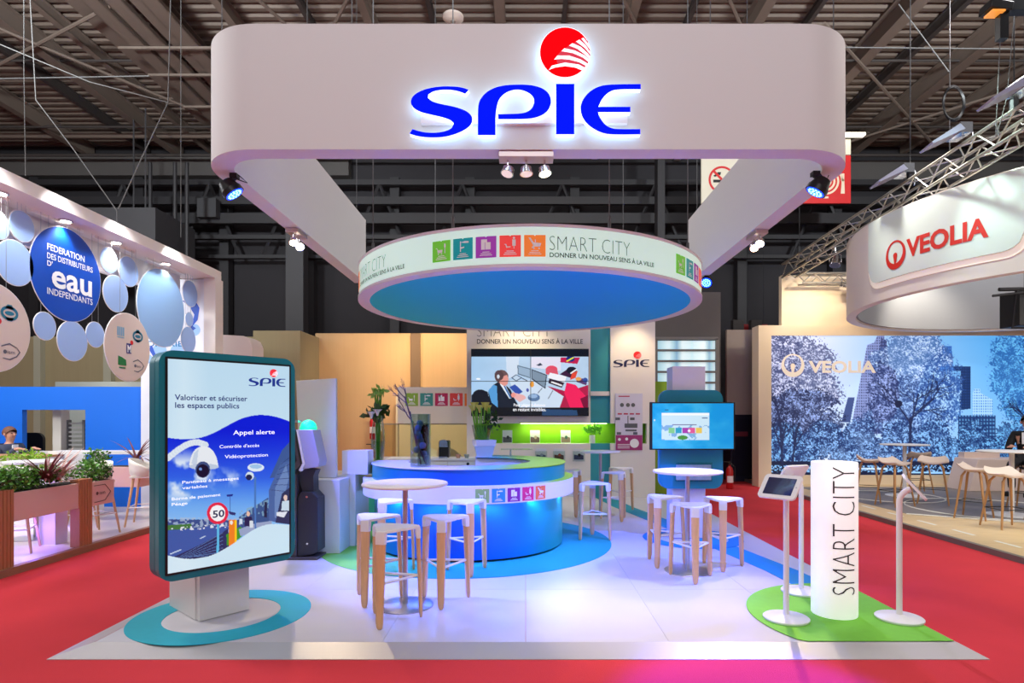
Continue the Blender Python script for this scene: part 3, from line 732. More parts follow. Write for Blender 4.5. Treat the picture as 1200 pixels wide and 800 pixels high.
e2 = at(434, 552, 13.9); extinguisher(e2.x, 14.08, e2.z, 'red fire extinguisher hung low on the beige partition behind the lime podium')
e3 = at(855, 560, 13.6); extinguisher(e3.x, 13.6, -.045, 'red fire extinguisher standing in the dark passage right of the blue panel')
# espresso machine cabinet behind the counter
bc = thing('back_cabinet', 'low pinkish white cabinet behind the round counter', 'cabinet', (-1.45, 10.3, 0))
part('body', MB().box(-2.35, -.82, 10.1, 10.6, 0.0, .86), mat('cab_white', (228,218,216), .5), bc, bevel=.006)
part('worktop', MB().box(-2.37, -.8, 10.07, 10.62, .86, .89), PLASW, bc)
for k in range(3): part('door', MB().box(-2.33+.51*k, -1.84+.51*k, 10.08, 10.1, .05, .84), PLASW, bc)
cm = thing('espresso_machine', 'small black and silver espresso machine on the back cabinet', 'coffee machine', (at(520.5,0,10.3).x, 10.3, .89))
cx = cm.location.x
part('body', MB().prism(rrect(.17, .3, .03, 4, cx, .89+.15), lambda u, v, d: (u, 10.25+d, v), 0, .22), BLACK, cm)
part('chrome_dome', MB().prism([(cx-.075,1.08),(cx+.075,1.08),(cx+.07,1.17),(cx+.03,1.2),(cx-.03,1.2),(cx-.07,1.17)], lambda u, v, d: (u, 10.2+d, v), 0, .24), CHROME, cm)
part('drip_tray', MB().box(cx-.07, cx+.07, 10.15, 10.25, .89, .92), CHROME, cm)
for i, px in enumerate((537, 547)):
    a = at(px, 0, 10.25)
    b = single('cup_stack', MB().lathe([(.03,0),(.045,.06),(.047,.065),(.04,.065)], (a.x, 10.25, .89), 16), [mat('cup_terracotta', (200,150,130), .5), mat('cup_grey', (150,165,165), .5)][i], ['terracotta cup beside the espresso machine', 'grey cup on the right end of the back cabinet'][i], 'cup')

# ------------------------------------------------------------------ round counter
CC = (-.72, 7.7)
ct = thing('reception_counter', 'round blue reception counter with a white pictogram band and lime top', 'counter', (CC[0], CC[1], 0))
A0, A1 = -96, 180
CG = grad_mat('counter_print', [(0,(0,140,110)),(.2,(0,112,160)),(.45,(0,84,205)),(.7,(0,108,200)),(.88,(10,140,140)),(1,(40,150,120))], -1.25, 1.25, rough=.35)  # teal-green at both ends, blue in the middle
part('plinth', MB().arc(CC, .85, 1.14, .004, .03, A0, A1, 90), BLACK, ct)
part('body', MB().arc(CC, .9, 1.19, .03, .66, A0, A1, 90), CG, ct)
part('inner_wall', MB().arc(CC, .86, .9, .03, 1.0, A0, A1, 90), WHITEM, ct)
part('white_band', MB().arc(CC, .9, 1.33, .66, .845, A0, A1-70, 90), mat('band_white', (236,232,236), .4), ct)
part('ledge', MB().arc(CC, .9, 1.325, .845, .85, A0, A1-70, 90), grad_mat('ledge_print', [(0,(232,228,236)),(.78,(228,226,230)),(.9,(175,220,40)),(1,(175,220,40))], -1.33, 1.33), ct)
part('upper_band', MB().arc(CC, .9, 1.22, .85, 1.02, A0, A1, 90), CG, ct)
TOPG = grad_mat('counter_top_print', [(0,(205,215,225)),(.45,(225,220,235)),(.62,(120,200,190)),(.75,(160,215,60)),(1,(170,215,40))], -1.2, 1.2, rough=.3)
part('top', MB().arc(CC, .78, 1.23, 1.02, 1.03, A0, A1, 90), TOPG, ct)
part('led_strip', MB().arc(CC, 1.22, 1.26, .652, .659, A0+2, A1-75, 70), mat('led_blue', (120,150,255), .5, emit=7), ct)
for a in (-40, -12, 16, 44, 72):
    x = CC[0]+1.27*math.sin(R(a)); y = CC[1]-1.27*math.cos(R(a))
    lamp('AREA', 'counter_led', (x, y, .64), (x, y, 0), 7, (.12, .25, 1), .5, .05)
def ringmap(c, r, z0=0): return lambda u, v, d: (c[0]+(r+d)*math.sin(u/r), c[1]-(r+d)*math.cos(u/r), v)
pictos(ringmap(CC, 1.33), ct, R(11.2)*1.33-.0775, .675, .15, .178, ICOL2, tag='bandprint', emit=.1)
part('desk_socket', MB().cyl((CC[0]-.1, 8.47, .93), (CC[0]-.1, 8.49, .93), .02), BLACK, ct)
# lime podium with flower vase
pd = thing('podium', 'small round podium with a bright yellow lime top band behind the counter', 'podium', (-2.12, 8.6, 0))
part('column', MB().lathe([(.26,0),(.26,.86)], (-2.12, 8.6, 0), 40), mat('podium_green', (60,190,140), .5), pd)
part('top', MB().lathe([(.3,0),(.3,.09)], (-2.12, 8.6, .86), 40), mat('podium_lime', (215,225,20), .4), pd)
def vase(name, c, r0, r1, h, label, flare=None):
    t = thing(name, label, 'vase', c)
    rr = lambda s_: r0+(r1-r0)*s_+(flare(s_) if flare else 0)
    N = 10
    prof = [(rr(i/N), h*i/N) for i in range(N+1)]+[(max(.004, rr(i/N)-.004), h*i/N if i else .02) for i in range(N, -1, -1)]
    vs = []; n = 24
    part('glass', MB().lathe(prof, c, n), GLASS, t)
    return t
va = vase('flower_vase', Vector((-2.1, 8.5, .951)), .07, .055, .68, 'tall slim glass vase with a lily posy on the lime podium', lambda s_: .035*math.sin(s_*PI))
vb = Vector((-2.1, 8.5, .951))
m = MB()
for k in range(9):
    a = k*.7; m.tube([vb+Vector((.02*math.cos(a), .02*math.sin(a), .03)), vb+Vector((.03*math.cos(a+1), .03*math.sin(a+1), .5)), vb+Vector((.05*math.cos(a+2), .05*math.sin(a+2), .98+.03*(k%3)))], .008, 6)
part('stem', m, mat('stem_green', (90,150,40), .4), va)
part('water', MB().lathe([(.05,.02),(.075,.2),(.085,.3)], vb, 20), glass_mat('water', (215,235,225)), va)
leafball(vb+Vector((0,0,.7)), (.17,.13,.09), 60, LEAFD, va, 'leaf', .13, seed=5, kind=False)
leafball(vb+Vector((.0,0,.99)), (.1,.1,.06), 60, mat('flower_green', (150,190,90), .5), va, 'flower', .09, seed=6, kind=False)
part('lily', MB().lathe([(.012,0),(.03,.06),(.075,.1),(.06,.1),(.02,.04)], vb+Vector((-.07,-.1,.62)), 10).lathe([(.012,0),(.03,.06),(.07,.09),(.06,.09),(.02,.04)], vb+Vector((.02,-.12,.66)), 10), PLASW, va)
# tall vase with twigs
vc = Vector((-1.2, 6.82, 1.031))
vt = thing('twig_vase', 'tall clear glass cylinder vase with dark twigs and blue blooms on the counter', 'vase', vc)
part('glass', MB().lathe([(.112,0),(.115,.01),(.115,.6),(.111,.6),(.111,.015)], vc, 32), GLASS, vt)
part('glass', MB().lathe([(.065,0),(.067,.01),(.067,.585),(.063,.585),(.063,.015)], vc+Vector((.03,.02,.012)), 24), GLASS, vt, label='inner glass cylinder')
m = MB(); rg = random.Random(3)
def branch(p, d, L, r, dep):
    q = p+d*L; mid = p+d*L*.5+Vector((rg.uniform(-1,1), rg.uniform(-1,1), rg.uniform(-1,1)))*L*.06
    m.tube([p, mid, q], [r, r*.85, r*.65], 5)
    if dep > 0:
        for _ in range(3):
            e = (d+Vector((rg.uniform(-.8,.35), rg.uniform(-.5,.5), rg.uniform(-.35,.5)))).normalized()
            branch(p+d*L*rg.uniform(.55, 1), e, L*rg.uniform(.45,.65), r*.6, dep-1)
branch(vc+Vector((.07,0,.02)), Vector((-.32,0,.95)).normalized(), .58, .012, 0)
branch(vc+Vector((.07-.185,0,.57)), Vector((-.28,0,.95)).normalized(), .24, .01, 4)
branch(vc+Vector((.07-.15,0,.5)), Vector((-.55,0,.8)).normalized(), .2, .008, 3)
branch(vc+Vector((0,.03,.02)), Vector((-.2,0,.98)).normalized(), .62, .009, 0)
part('twig', m, mat('dark_twig', (72,52,66), .7), vt)
m = MB(); m2 = MB()
for k in range(9):
    c = vc+Vector((rg.uniform(-.06,.06), rg.uniform(-.05,.05), .09+.05*k))
    (m if k % 2 else m2).lathe([(.006,-.04),(.03,-.03),(.04,0),(.03,.03),(.006,.04)], c, 10)
part('bloom', m, mat('bloom_blue', (60,80,120), .6, var=.3, vscale=30), vt); part('leaf', m2, mat('bloom_slate', (70,90,96), .6, var=.3, vscale=30), vt)
# calla lilies in a white pot on the far end
pc = Vector((-.6, 8.62, 1.031))
pf = thing('flower_pot', 'white faceted pot with green stems and yellow calla lilies on the counter', 'flower pot', pc)
def sq(c, r0, r1, z0, z1, rot=.15):
    vs = []
    for r, z in ((r0, z0), (r1, z1)):
        for k in range(4):
            a = rot+PI/4+k*PI/2; vs.append((c[0]+r*math.cos(a), c[1]+r*math.sin(a), c[2]+z))
    return vs, [(3,2,1,0),(4,5,6,7),(0,1,5,4),(1,2,6,5),(2,3,7,6),(3,0,4,7)]
m = MB(); m.add(*sq(pc, .15, .2, 0, .15)); part('pot', m, mat('pot_grey_white', (196,212,214), .4), pf)
m = MB(); m.add(*sq(pc, .19, .21, .152, .235, .3)); part('rim', m, PLASW, pf)
m = MB()
for k in range(16):
    a = k*2.4; m.tube([pc+Vector((.05*math.cos(a), .05*math.sin(a), .2)), pc+Vector((-.04+.09*math.cos(a), .09*math.sin(a), .4)), pc+Vector((-.04+.13*math.cos(a), .1*math.sin(a), .6+.05*(k%3)))], .01, 6)
part('stem', m, mat('stem_bright', (110,175,40), .4), pf)
part('glass', MB().lathe([(.1,.2),(.15,.45),(.146,.45),(.096,.21)], pc+Vector((-.03,0,0)), 24), GLASS, pf)
for k in range(8):
    a = k*PI/4; c = pc+Vector((-.06+.11*math.cos(a), .08*math.sin(a), .62+.04*(k%2)))
    part('calla_lily', MB().lathe([(.008,0),(.02,.05),(.055,.1),(.06,.115),(.045,.1),(.01,.05)], c, 10, sx=1.0, sy=.8), mat('calla_yellow', (205,200,90), .5), pf)
leafball(pc+Vector((.08,-.03,.48)), (.13,.1,.17), 60, LEAFD, pf, 'leaf', .09, seed=8, kind=False)
# faucet and glass shelf above the far end
fc = thing('glass_shelf', 'slim glass display shelf on a steel post at the counter end', 'shelf', (-.3, 8.75, 1.03))
part('post', MB().cyl((-.22,8.7,1.03),(-.22,8.7,1.12),.012), CHROME, fc); part('plate', MB().box(-.36,.1,8.6,8.8,1.12,1.13), GLASS, fc)
# ------------------------------------------------------------------ ring canopy
RC = (.06, 8.6); RR = 2.37; z0, z1 = 3.16, 3.61
rc = thing('ring_canopy', 'large round hanging canopy ring with lit pictogram band and blue soffit', 'hanging sign', (RC[0], RC[1], z0))
BAND = mat('backlit_band', (206,226,218), .5, emit=.5, ec=(196,236,220))
part('lit_band', MB().arc(RC, RR-.03, RR, z0+.035, z1-.03, 0, 360, 144), BAND, rc)
PINKW = mat('canopy_rim_white', (226,214,222), .5)
part('rim', MB().arc(RC, RR-.14, RR+.012, z0, z0+.035, 0, 360, 144), PINKW, rc)
part('rim', MB().arc(RC, RR-.14, RR+.012, z1-.03, z1, 0, 360, 144), PINKW, rc)
part('soffit', MB().lathe([(RR-.13, 0), (RR-.13, .03)], (RC[0], RC[1], z0+.006), 144), grad_mat('soffit_print', [(0,(0,130,140)),(.3,(0,122,165)),(.6,(0,108,180)),(1,(0,120,180))], -2.3, 2.3, rough=.8, emit=.45), rc, smooth=None)  # emission added to make the soffit look brighter
part('top_plate', MB().lathe([(RR-.13, 0), (RR-.13, .01)], (RC[0], RC[1], z1-.02), 144), PINKW, rc, smooth=None)
rm = ringmap(RC, RR)
GI = mat('grey_thin_ink', (105,112,112), .5); DI = mat('dark_bold_ink', (40,42,52), .5)
for a in (-144, -72, 0, 72, 144):
    s0 = R(a)*RR
    pictos(rm, rc, s0+R(-26.8)*RR, 3.268, .225, .258, tag='bandlit', emit=.35)
    m = MB(); text(m, 'SMART CITY', rm, s0+R(4.6)*RR, 3.335, .165, .92, off=-.024, d=.004); part('lettering', m, GI, rc, smooth=None)
    m = MB(); text(m, 'DONNER UN NOUVEAU SENS À LA VILLE', rm, s0+R(4.6)*RR, 3.265, .05, 1.27, off=.012, d=.004); part('lettering', m, DI, rc, smooth=None)
for a in (-135, -60, -22, 22, 60, 135):
    x = RC[0]+(RR-.1)*math.sin(R(a)); y = RC[1]-(RR-.1)*math.cos(R(a))
    part('cable', MB().cyl((x, y, z1), (x, y, 9.9), .007, n=5).cyl((x, y, z1), (x, y, z1+.16), .018, n=6), CABLE, rc)
# ------------------------------------------------------------------ big hanging sign
SZ0, SZ1 = 4.015, 5.15; SY0, SYE = 5.4, 10.8; XL, XR = -3.09, 3.14; T = .2; CR = .62
hs = thing('hanging_sign', 'large U-shaped white overhead sign with illuminated blue letters and red ball', 'hanging sign', (0, SY0, SZ0))
def usec(off):
    r = CR-off; P = [(XL+off, SYE)]
    for i in range(17):
        a = PI+PI/2*i/16; P.append((XL+CR+r*math.cos(a), SY0+CR+r*math.sin(a)))
    for i in range(17):
        a = 1.5*PI+PI/2*i/16; P.append((XR-CR+r*math.cos(a), SY0+CR+r*math.sin(a)))
    P.append((XR-off, SYE)); return P
o_, i_ = usec(0), usec(T)
n = len(o_); vs = [(x, y, SZ0) for x, y in o_]+[(x, y, SZ0) for x, y in i_]+[(x, y, SZ1) for x, y in o_]+[(x, y, SZ1) for x, y in i_]
fs = []
for k in range(n-1):
    fs += [(k, k+1, n+k+1, n+k), (2*n+k, 3*n+k, 3*n+k+1, 2*n+k+1), (k, 2*n+k, 2*n+k+1, k+1), (n+k, n+k+1, 3*n+k+1, 3*n+k)]
fs += [(0, n, 3*n, 2*n), (n-1, 3*n-1, 4*n-1, 2*n-1)]
fs[-1] = (n-1, 2*n-1, 4*n-1, 3*n-1)
part('band', MB().add(vs, fs), mat('stretched_white_fabric', (214,213,214), .7, bump=.03, bscale=60), hs)
SY = 5.4
def sgn(u, v, d): return ((480+u/4.2857-616)/700*(SY-.1), SY-d, 1.6-(30+v/4.2857-488)/700*(SY-.1))
SIDE = mat('letter_side_white', (235,245,255), .5, emit=1.1); BACKL = mat('letter_back_glow', (190,228,255), .5, emit=3.2)
BLUEL = mat('letter_face_blue', (0,14,235), .8, emit=.8, ec=(0,20,255), spec=.05); REDL = mat('ball_face_red', (225,0,8), .8, emit=.75, ec=(255,0,10), spec=.05)
for L in (LS, LP, LI, LE):
    lp = smoothpoly(L, 2)
    g = part('letter', MB().prism(lp, sgn, .06, .105), SIDE, hs, smooth=None)
    g['label'] = 'white glowing letter body'
    cx_ = sum(p[0] for p in lp)/len(lp); cy_ = sum(p[1] for p in lp)/len(lp)
    part('letter_face', MB().flat(lp, sgn, .109), BLUEL, g, smooth=None, label='blue letter face')
    part('backlight', MB().prism(lp, sgn, .052, .058), BACKL, g, smooth=None)
g = part('logo_ball', MB().prism(circ(780, 137, 128, 48), sgn, .06, .105), SIDE, hs, smooth=None)
part('ball_face', MB().flat(circ(780, 137, 125, 48), sgn, .109), REDL, g, smooth=None)
part('backlight', MB().prism(circ(780, 137, 126, 40), sgn, .052, .058), BACKL, g, smooth=None)
part('ball_wedge', MB().flat(WEDGE, sgn, .111), mat('ball_dark_red', (190,0,50), .4, emit=.6), g, smooth=None)
m = MB()
for S in STR: m.flat(S, sgn, .114)
part('ball_stripe', m, mat('stripe_white', (250,245,255), .4, emit=.8), g, smooth=None)
part('mounting_rail', MB().box(*[sgn(50,0,0)[0], sgn(1100,0,0)[0]], SY-.045, SY-.001, sgn(0,475,0)[2], sgn(0,435,0)[2]), WHITE, hs, smooth=None)
for x, y in ((-3, 5.9), (-3, 8.2), (-3, 10.6), (3.04, 5.9), (3.04, 8.2), (3.04, 10.6), (-1.6, 5.5), (1.7, 5.5)):
    part('cable', MB().cyl((x, y, SZ1), (x, y, 9.9), .006, n=5), CABLE, hs)
# spot bars under it
SPOTG = mat('spot_glow', (255,232,190), .5, emit=14)
def spot_bar(c, ax, heads, lit, label, length, tgt):
    t = thing('spot_bar', label, 'spotlight', c, 'spot bars under the hanging sign')
    c = Vector(c); ax = Vector(ax).normalized(); ay = Vector((0,0,1)).cross(ax)
    M = Matrix((ax, ay, Vector((0,0,1)))).transposed()
    part('base_plate', MB().cbox(c+Vector((0,0,-.03)), length, .16, .05, M), mat('plate_nickel', (205,190,190), .35, .5), t, bevel=.004)
    for i, h in enumerate(heads):
        p = c+ax*h; q_ = p+Vector((0,0,-.16)); d = (Vector(tgt[i])-q_).normalized()
        part('arm', MB().tube([p+Vector((0,0,-.05)), p+Vector((0,0,-.09)), q_-d*.02], .009, 8), CHROME, t)
        hd = part('lamp_head', MB().cyl(q_-d*.035, q_+d*.025, .052, .062, 20), CHROME, t)
        part('lens', MB().cyl(q_+d*.024, q_+d*.028, .052, .052, 20), SPOTG if lit[i] else mat('lens_dim', (240,225,200), .3, emit=.6), hd)
        if lit[i]:
            lamp('SPOT', 'spot_light', q_+d*.05, tgt[i], lit[i], (1, .8, .55), .03, spot=34, blend=.7)
    return t
spot_bar((.005, 5.5, SZ0), (1,0,0), (-.17, 0, .17), (0, 0, 260), 'three-headed chrome spot bar under the middle of the overhead sign', .5, [(-1.2,4.6,0),(.3,5,0),(.9,4.9,0)])
spot_bar((-2.99, 7.8, SZ0), (0,1,0), (-.1, .1), (330, 200), 'two-headed spot bar under the left wing of the overhead sign', .34, [(-2.1,5.75,0),(-1.0,5.1,1)])
spot_bar((3.04, 7.85, SZ0), (0,1,0), (-.1, .1), (420, 200), 'two-headed spot bar under the right wing of the overhead sign', .34, [(1.34,5.1,0),(2.6,4.6,0)])
def wash(c, tgt, label, energy, drop=.2, spot=62, glow=12):
    t = thing('wash_light', label, 'stage light', c, 'blue wash lights on the sign')
    c = Vector(c); b = c+Vector((0,0,-drop)); d = (Vector(tgt)-b).normalized()
    sd = d.cross(Vector((0,0,1))).normalized()
    part('clamp', MB().cbox(c+Vector((0,0,-.02)), .07, .07, .04), DARK, t)
    part('yoke', MB().tube([c+Vector((0,0,-.03)), b-d*.08+Vector((0,0,.05))], .03, 8), DARK, t)
    part('housing', MB().cyl(b-d*.14, b-d*.05, .07, .1, 24).cyl(b-d*.05, b, .105, .105, 24), BLACK, t)
    part('lens', MB().cyl(b, b+d*.004, .09, .09, 24), mat('lens_blue', (20,60,255), .4, emit=glow*.25), t)
    u = sd; v_ = d.cross(u); m = MB()
    for k in range(12):
        a = k*PI/6; p = b+(u*math.cos(a)+v_*math.sin(a))*.062; m.cyl(p, p+d*.008, .014, .01, 8)
    for k in range(5):
        a = k*PI*.4; p = b+(u*math.cos(a)+v_*math.sin(a))*.028; m.cyl(p, p+d*.008, .014, .01, 8)
    part('led', m, mat('led_cyan', (80,150,255), .4, emit=glow), t)
    part('cable', MB().tube([c+Vector((.04,0,-.01)), c+Vector((.12,.02,-.08)), b-d*.12+Vector((.06,0,.06))], .006, 6), BLACK, t)
    lamp('SPOT', 'wash_beam', b+d*.03, tgt, energy, BLUE, .06, spot=spot, blend=.6)
wash((-2.9, 5.95, SZ0), (-.3, 6.7, 0.3), 'black blue-lit wash light hanging under the front left corner of the sign', 1700)
wash((2.86, 5.9, SZ0), (.6, 6.6, .2), 'black blue-lit wash light hanging under the front right corner of the sign', 1700)
wash((3.1, 10.25, SZ0), (.8, 6.2, .1), 'bright blue wash light facing forward at the rear end of the right wing', 520, .12, 75, 22)

# ------------------------------------------------------------------ three-legged stools and bar tables
def make_stool():
    t = thing('bar_stool', 'stool', 'bar stool', (0, 0, 0))
    SH = .735; P = []
    for k in range(3):
        a = R(-90+120*k)
        for s_ in range(-3, 4):
            b = a+s_*.06; P.append((.205*math.cos(b)*(1 if abs(s_) < 3 else .985), .205*math.sin(b)*(1 if abs(s_) < 3 else .985)))
        a2 = a+R(60)
        for s_ in (-2, -1, 0, 1, 2):
            b = a2+s_*R(14); P.append(((.128+.014*abs(s_))*math.cos(b), (.128+.014*abs(s_))*math.sin(b)))
    m = MB(); n = len(P)
    rings = [(1.0, SH-.02), (1.0, SH-.006), (.97, SH), (.6, SH-.012), (.2, SH-.018)]
    vs = [(x*s_, y*s_, z) for s_, z in rings for x, y in P]
    fs = [(k*n+i, k*n+(i+1)%n, (k+1)*n+(i+1)%n, (k+1)*n+i) for k in range(4) for i in range(n)]+[tuple(range(n-1, -1, -1)), tuple(range(4*n, 5*n))]
    m.add(vs, fs)
    for k in range(3):
        a = R(-90+120*k); ex = Vector((math.cos(a), math.sin(a), 0)); ey = Vector((-math.sin(a), math.cos(a), 0))
        vs = []
        for r0, r1, w, z in ((.175, .213, .072, SH-.004), (.178, .219, .082, SH-.03), (.186, .219, .080, SH-.10)):
            for rr, ww in ((r0, -w/2), (r1, -w/2*.9), (r1, w/2*.9), (r0, w/2)): vs.append(ex*rr+ey*ww+Vector((0,0,z)))
        fs = [(0,1,2,3), (11,10,9,8)]+[(k2*4+i, (k2+1)*4+i, (k2+1)*4+(i+1)%4, k2*4+(i+1)%4) for k2 in range(2) for i in range(4)]
        m.add(vs, fs)
    part('seat', m, mat('stool_white', (234,232,230), .4), t, smooth=50)
    for k in range(3):
        a = R(-90+120*k); ex = Vector((math.cos(a), math.sin(a), 0)); ey = Vector((-math.sin(a), math.cos(a), 0))
        vs = []
        for r0, r1, w, z in ((.188,.217,.078,SH-.101),(.200,.229,.070,.35),(.211,.237,.056,.05),(.214,.235,.044,.012),(.217,.232,.03,.001)):
            for rr, ww in ((r0, -w/2*.8), (r0+.006, -w/2), (r1-.006, -w/2), (r1, -w/2*.7), (r1, w/2*.7), (r1-.006, w/2), (r0+.006, w/2), (r0, w/2*.8)): vs.append(ex*rr+ey*ww+Vector((0,0,z)))
        N = 8
        fs = [tuple(range(N)), tuple(range(5*N-1, 4*N-1, -1))]+[(q_*N+i, (q_+1)*N+i, (q_+1)*N+(i+1)%N, q_*N+(i+1)%N) for q_ in range(4) for i in range(N)]
        part('leg', MB().add(vs, fs), WOODL, t, smooth=60)
    m = MB()
    pts = [Vector((.205*math.cos(R(-90+120*k)), .205*math.sin(R(-90+120*k)), .335)) for k in range(3)]
    for k in range(3):
        m.tube([pts[k], pts[(k+1)%3]], .010, 8)
    part('footrest', m, mat('stool_white', (234,232,230), .4), t)
    return t
st0 = make_stool(); first = [True]
def stool(x, y, deg, label, group):
    global st0
    if first[0]:
        st0.location = (x, y, 0); st0.rotation_euler = (0, 0, R(deg+90)); st0['label'] = label; st0['group'] = group; first[0] = False
    else: dup(st0, (x, y, 0), R(deg+90), label, group)
G1 = 'white three-legged stools round the left bar table'
stool(-1.052, 4.709, -102, 'nearest white and beech stool, in front of the left bar table', G1)
stool(-1.316, 5.227, -99, 'white and beech stool at the far left of the left bar table', G1)
stool(-.703, 5.18, -90, 'white and beech stool right of the left bar table', G1)
stool(-.597, 6.16, -77, 'stool standing close against the blue counter, right of the left table', G1)
stool(-1.39, 6.2, -105, 'stool behind the left bar table pole against the counter', G1)
G2 = 'white three-legged stools round the right bar table'
stool(1.647, 5.92, -97, 'white and beech stool in front of the right bar table', G2)
stool(1.50, 6.50, -120, 'white and beech stool on the left side of the right bar table', G2)
stool(2.10, 6.36, -108, 'white and beech stool on the right side of the right bar table', G2)
G3 = 'white three-legged stools round the far bar table'
stool(.9, 7.85, 90, 'blue-lit stool standing on the edge of the round blue mat', G3)
stool(1.40, 9.3, -75, 'far stool just in front of the far bar table', G3)
stool(1.62, 10.15, -100, 'farthest stool, right of the far bar table before the wall', G3)
stool(.74, 9.7, -75, 'far stool between the counter edge and the far bar table', G3)
TOPW = mat('table_top_white', (238,232,228), .35)
def bar_table(x, y, rt, label, m=TOPW):
    t = thing('bar_table', label, 'bar table', (x, y, 0), 'round white bar tables')
    part('tabletop', MB().lathe([(rt-.02,1.015),(rt-.004,1.02),(rt,1.03),(rt-.004,1.04),(rt-.02,1.043),(.05,1.043)], (x, y, 0), 56), m, t, smooth=60)
    part('pole', MB().cyl((x,y,.015),(x,y,1.015),.023,n=24), STEEL, t)
    part('base', MB().lathe([(.235,0),(.235,.008),(.22,.013),(.04,.02)], (x, y, 0), 48), STEEL, t, smooth=30)
bar_table(-1.02, 5.06, .36, 'round white bar table on a steel pole near the camera, left')
bar_table(1.68, 6.2, .355, 'round white bar table on a steel pole on the right, by the blue panel')
bar_table(1.22, 9.75, .33, 'small far round bar table before the teal wall column')

# ------------------------------------------------------------------ digital totem, left
O = Vector((-2.578, 4.3, 0)); E = Vector((.656, .755, 0)); Nn = Vector((.755, -.656, 0))
SW, zt0, zb0 = .915, 2.017, .47
def tf(u, v, d): return O+E*u+Nn*d+Vector((0, 0, v))
tt = thing('digital_totem', 'tall digital display totem in a teal frame on a white plinth', 'display', (-2.4, 4.78, 0))
TEALF = mat('teal_frame', (0,122,136), .4)
cxu = SW/2; czv = (zt0+zb0)/2
part('front_frame', MB().prism(rrect(SW+.11, zt0-zb0+.13, .1, 8, cxu, czv), tf, -.085, -.004), TEALF, tt)
part('rear_frame', MB().prism(rrect(SW+.11, zt0-zb0+.13, .1, 8, cxu, czv), tf, -.2, -.095), mat('teal_frame_rear', (0,112,128), .45), tt)
part('seam', MB().prism(rrect(SW+.06, zt0-zb0+.08, .09, 8, cxu, czv), tf, -.097, -.083), BLACK, tt)
part('bezel', MB().prism(rrect(SW+.03, zt0-zb0+.03, .004, 2, cxu, czv), tf, -.004, .004), BLACK, tt)
H = homog([(0,0),(1,0),(1,1),(0,1)], [(196,420),(338,428),(336,646),(197,672)])
Wd, Hd = 230, 380
im = Img(Wd, Hd, H)
c1 = lambda pts: [(160+x/5, 400+y/5) for x, y in pts]
c2 = lambda pts: [(160+x/5, 540+y/5) for x, y in pts]
im.a[:] = (190,222,242)
im.mix(np.clip((im.Y-420)/200, 0, 1), (205,232,246)); im.mix(np.clip(1-np.abs(im.X-215)/30, 0, 1)*.5, (225,243,252))
up = smoothpoly(c1([(150,566),(260,580),(350,575),(430,550),(520,500),(600,455),(680,432),(750,430),(820,442),(900,472)])+c2([(900,374),(790,365),(720,378),(650,415),(580,470),(500,520),(430,555),(350,572),(270,572),(180,552)]), 2)
msk = im.inpoly(up).astype(float)
sv = Img(Wd, Hd, H); sv.a[:] = (10,30,215)
sv.mix(np.clip((sv.Y-505)/90, 0, 1), (60,140,240)); sv.mix(np.clip((sv.Y-560)/50, 0, 1), (150,200,245), .8)
nz = noise(Wd, Hd, 7, 10, 5)
cl = np.clip((nz-.5)*5, 0, 1)*np.clip(1-np.hypot((sv.X-215)/48, (sv.Y-560)/36), 0, 1)*2
sv.mix(np.clip(cl, 0, 1), (225,238,250), .95)
sv.mix(np.clip((noise(Wd, Hd, 9, 9, 6)-.48)*5, 0, 1)*np.clip(1-np.hypot((sv.X-262)/30, (sv.Y-560)/14), 0, 1), (230,240,252), .9)
sv.poly(c1([(885,590),(840,640),(770,800),(900,800)])+[], (60,90,150)); sv.poly(c2([(890,0),(835,10),(765,170),(760,350),(890,370)]), (70,100,160))
sv.poly(c2([(865,20),(800,160),(795,330),(820,340),(880,100)]), (120,150,200), .7); sv.poly(c2([(840,190),(890,150),(890,370),(800,360)]), (40,50,90))
for k in range(6): sv.line(*c2([(835-k*12,20+30*k)])[0], *c2([(885,-20+40*k)])[0], .5, (40,60,110))
sv.poly(c2([(590,330),(760,215),(765,350),(700,400),(590,420)]), (50,85,140)); nb = noise(Wd, Hd, 60, 90, 9, 1)
sv.mix(((nb > .55) & sv.inpoly(c2([(590,300),(760,225),(760,330),(600,370)]))).astype(float), (130,170,195), .8)
sv.poly(c2([(180,345),(600,345),(600,400),(180,410)]), (50,80,140)); sv.mix(((nb > .5) & sv.inpoly(c2([(180,335),(600,335),(600,385),(180,395)]))).astype(float), (170,190,215), .8)
sv.poly(c2([(180,380),(320,370),(320,395),(180,410)]), (60,120,60))
sv.poly(c2([(180,410),(350,395),(480,375),(530,385),(530,600),(180,600)]), (55,90,165))
sv.poly(c2([(200,570),(350,500),(480,430),(530,395),(540,500),(430,600),(200,600)]), (30,50,95))
for k in range(7): sv.line(*c2([(230+20*k,575-3*k)])[0], *c2([(500,420+22*k)])[0], .5, (90,130,190))
sv.line(*c2([(200,545)])[0], *c2([(260,520)])[0], 1.2, (200,220,240)); sv.line(*c2([(370,455)])[0], *c2([(400,440)])[0], 1, (200,220,240))
sv.mix(((noise(Wd, Hd, 70, 110, 12, 1) > .62) & sv.inpoly(c2([(190,395),(500,368),(520,390),(190,415)]))).astype(float), (225,230,240))
sv.poly(c2([(520,495),(520,430),(600,385),(640,415),(560,480)]), (60,150,40)); sv.poly(c2([(590,400),(700,360),(780,350),(780,380),(600,440)]), (150,165,200))
sv.line(*c2([(473,370)])[0], *c2([(470,530)])[0], 2.6, (90,190,235))
sv.poly(c2([(535,345),(578,345),(578,480),(535,500)]), (240,130,30)); sv.poly(c2([(566,350),(580,345),(580,478),(566,485)]), (250,200,20)); sv.ell(*c2([(548,362)])[0], 1.8, 2.4, (240,235,225))
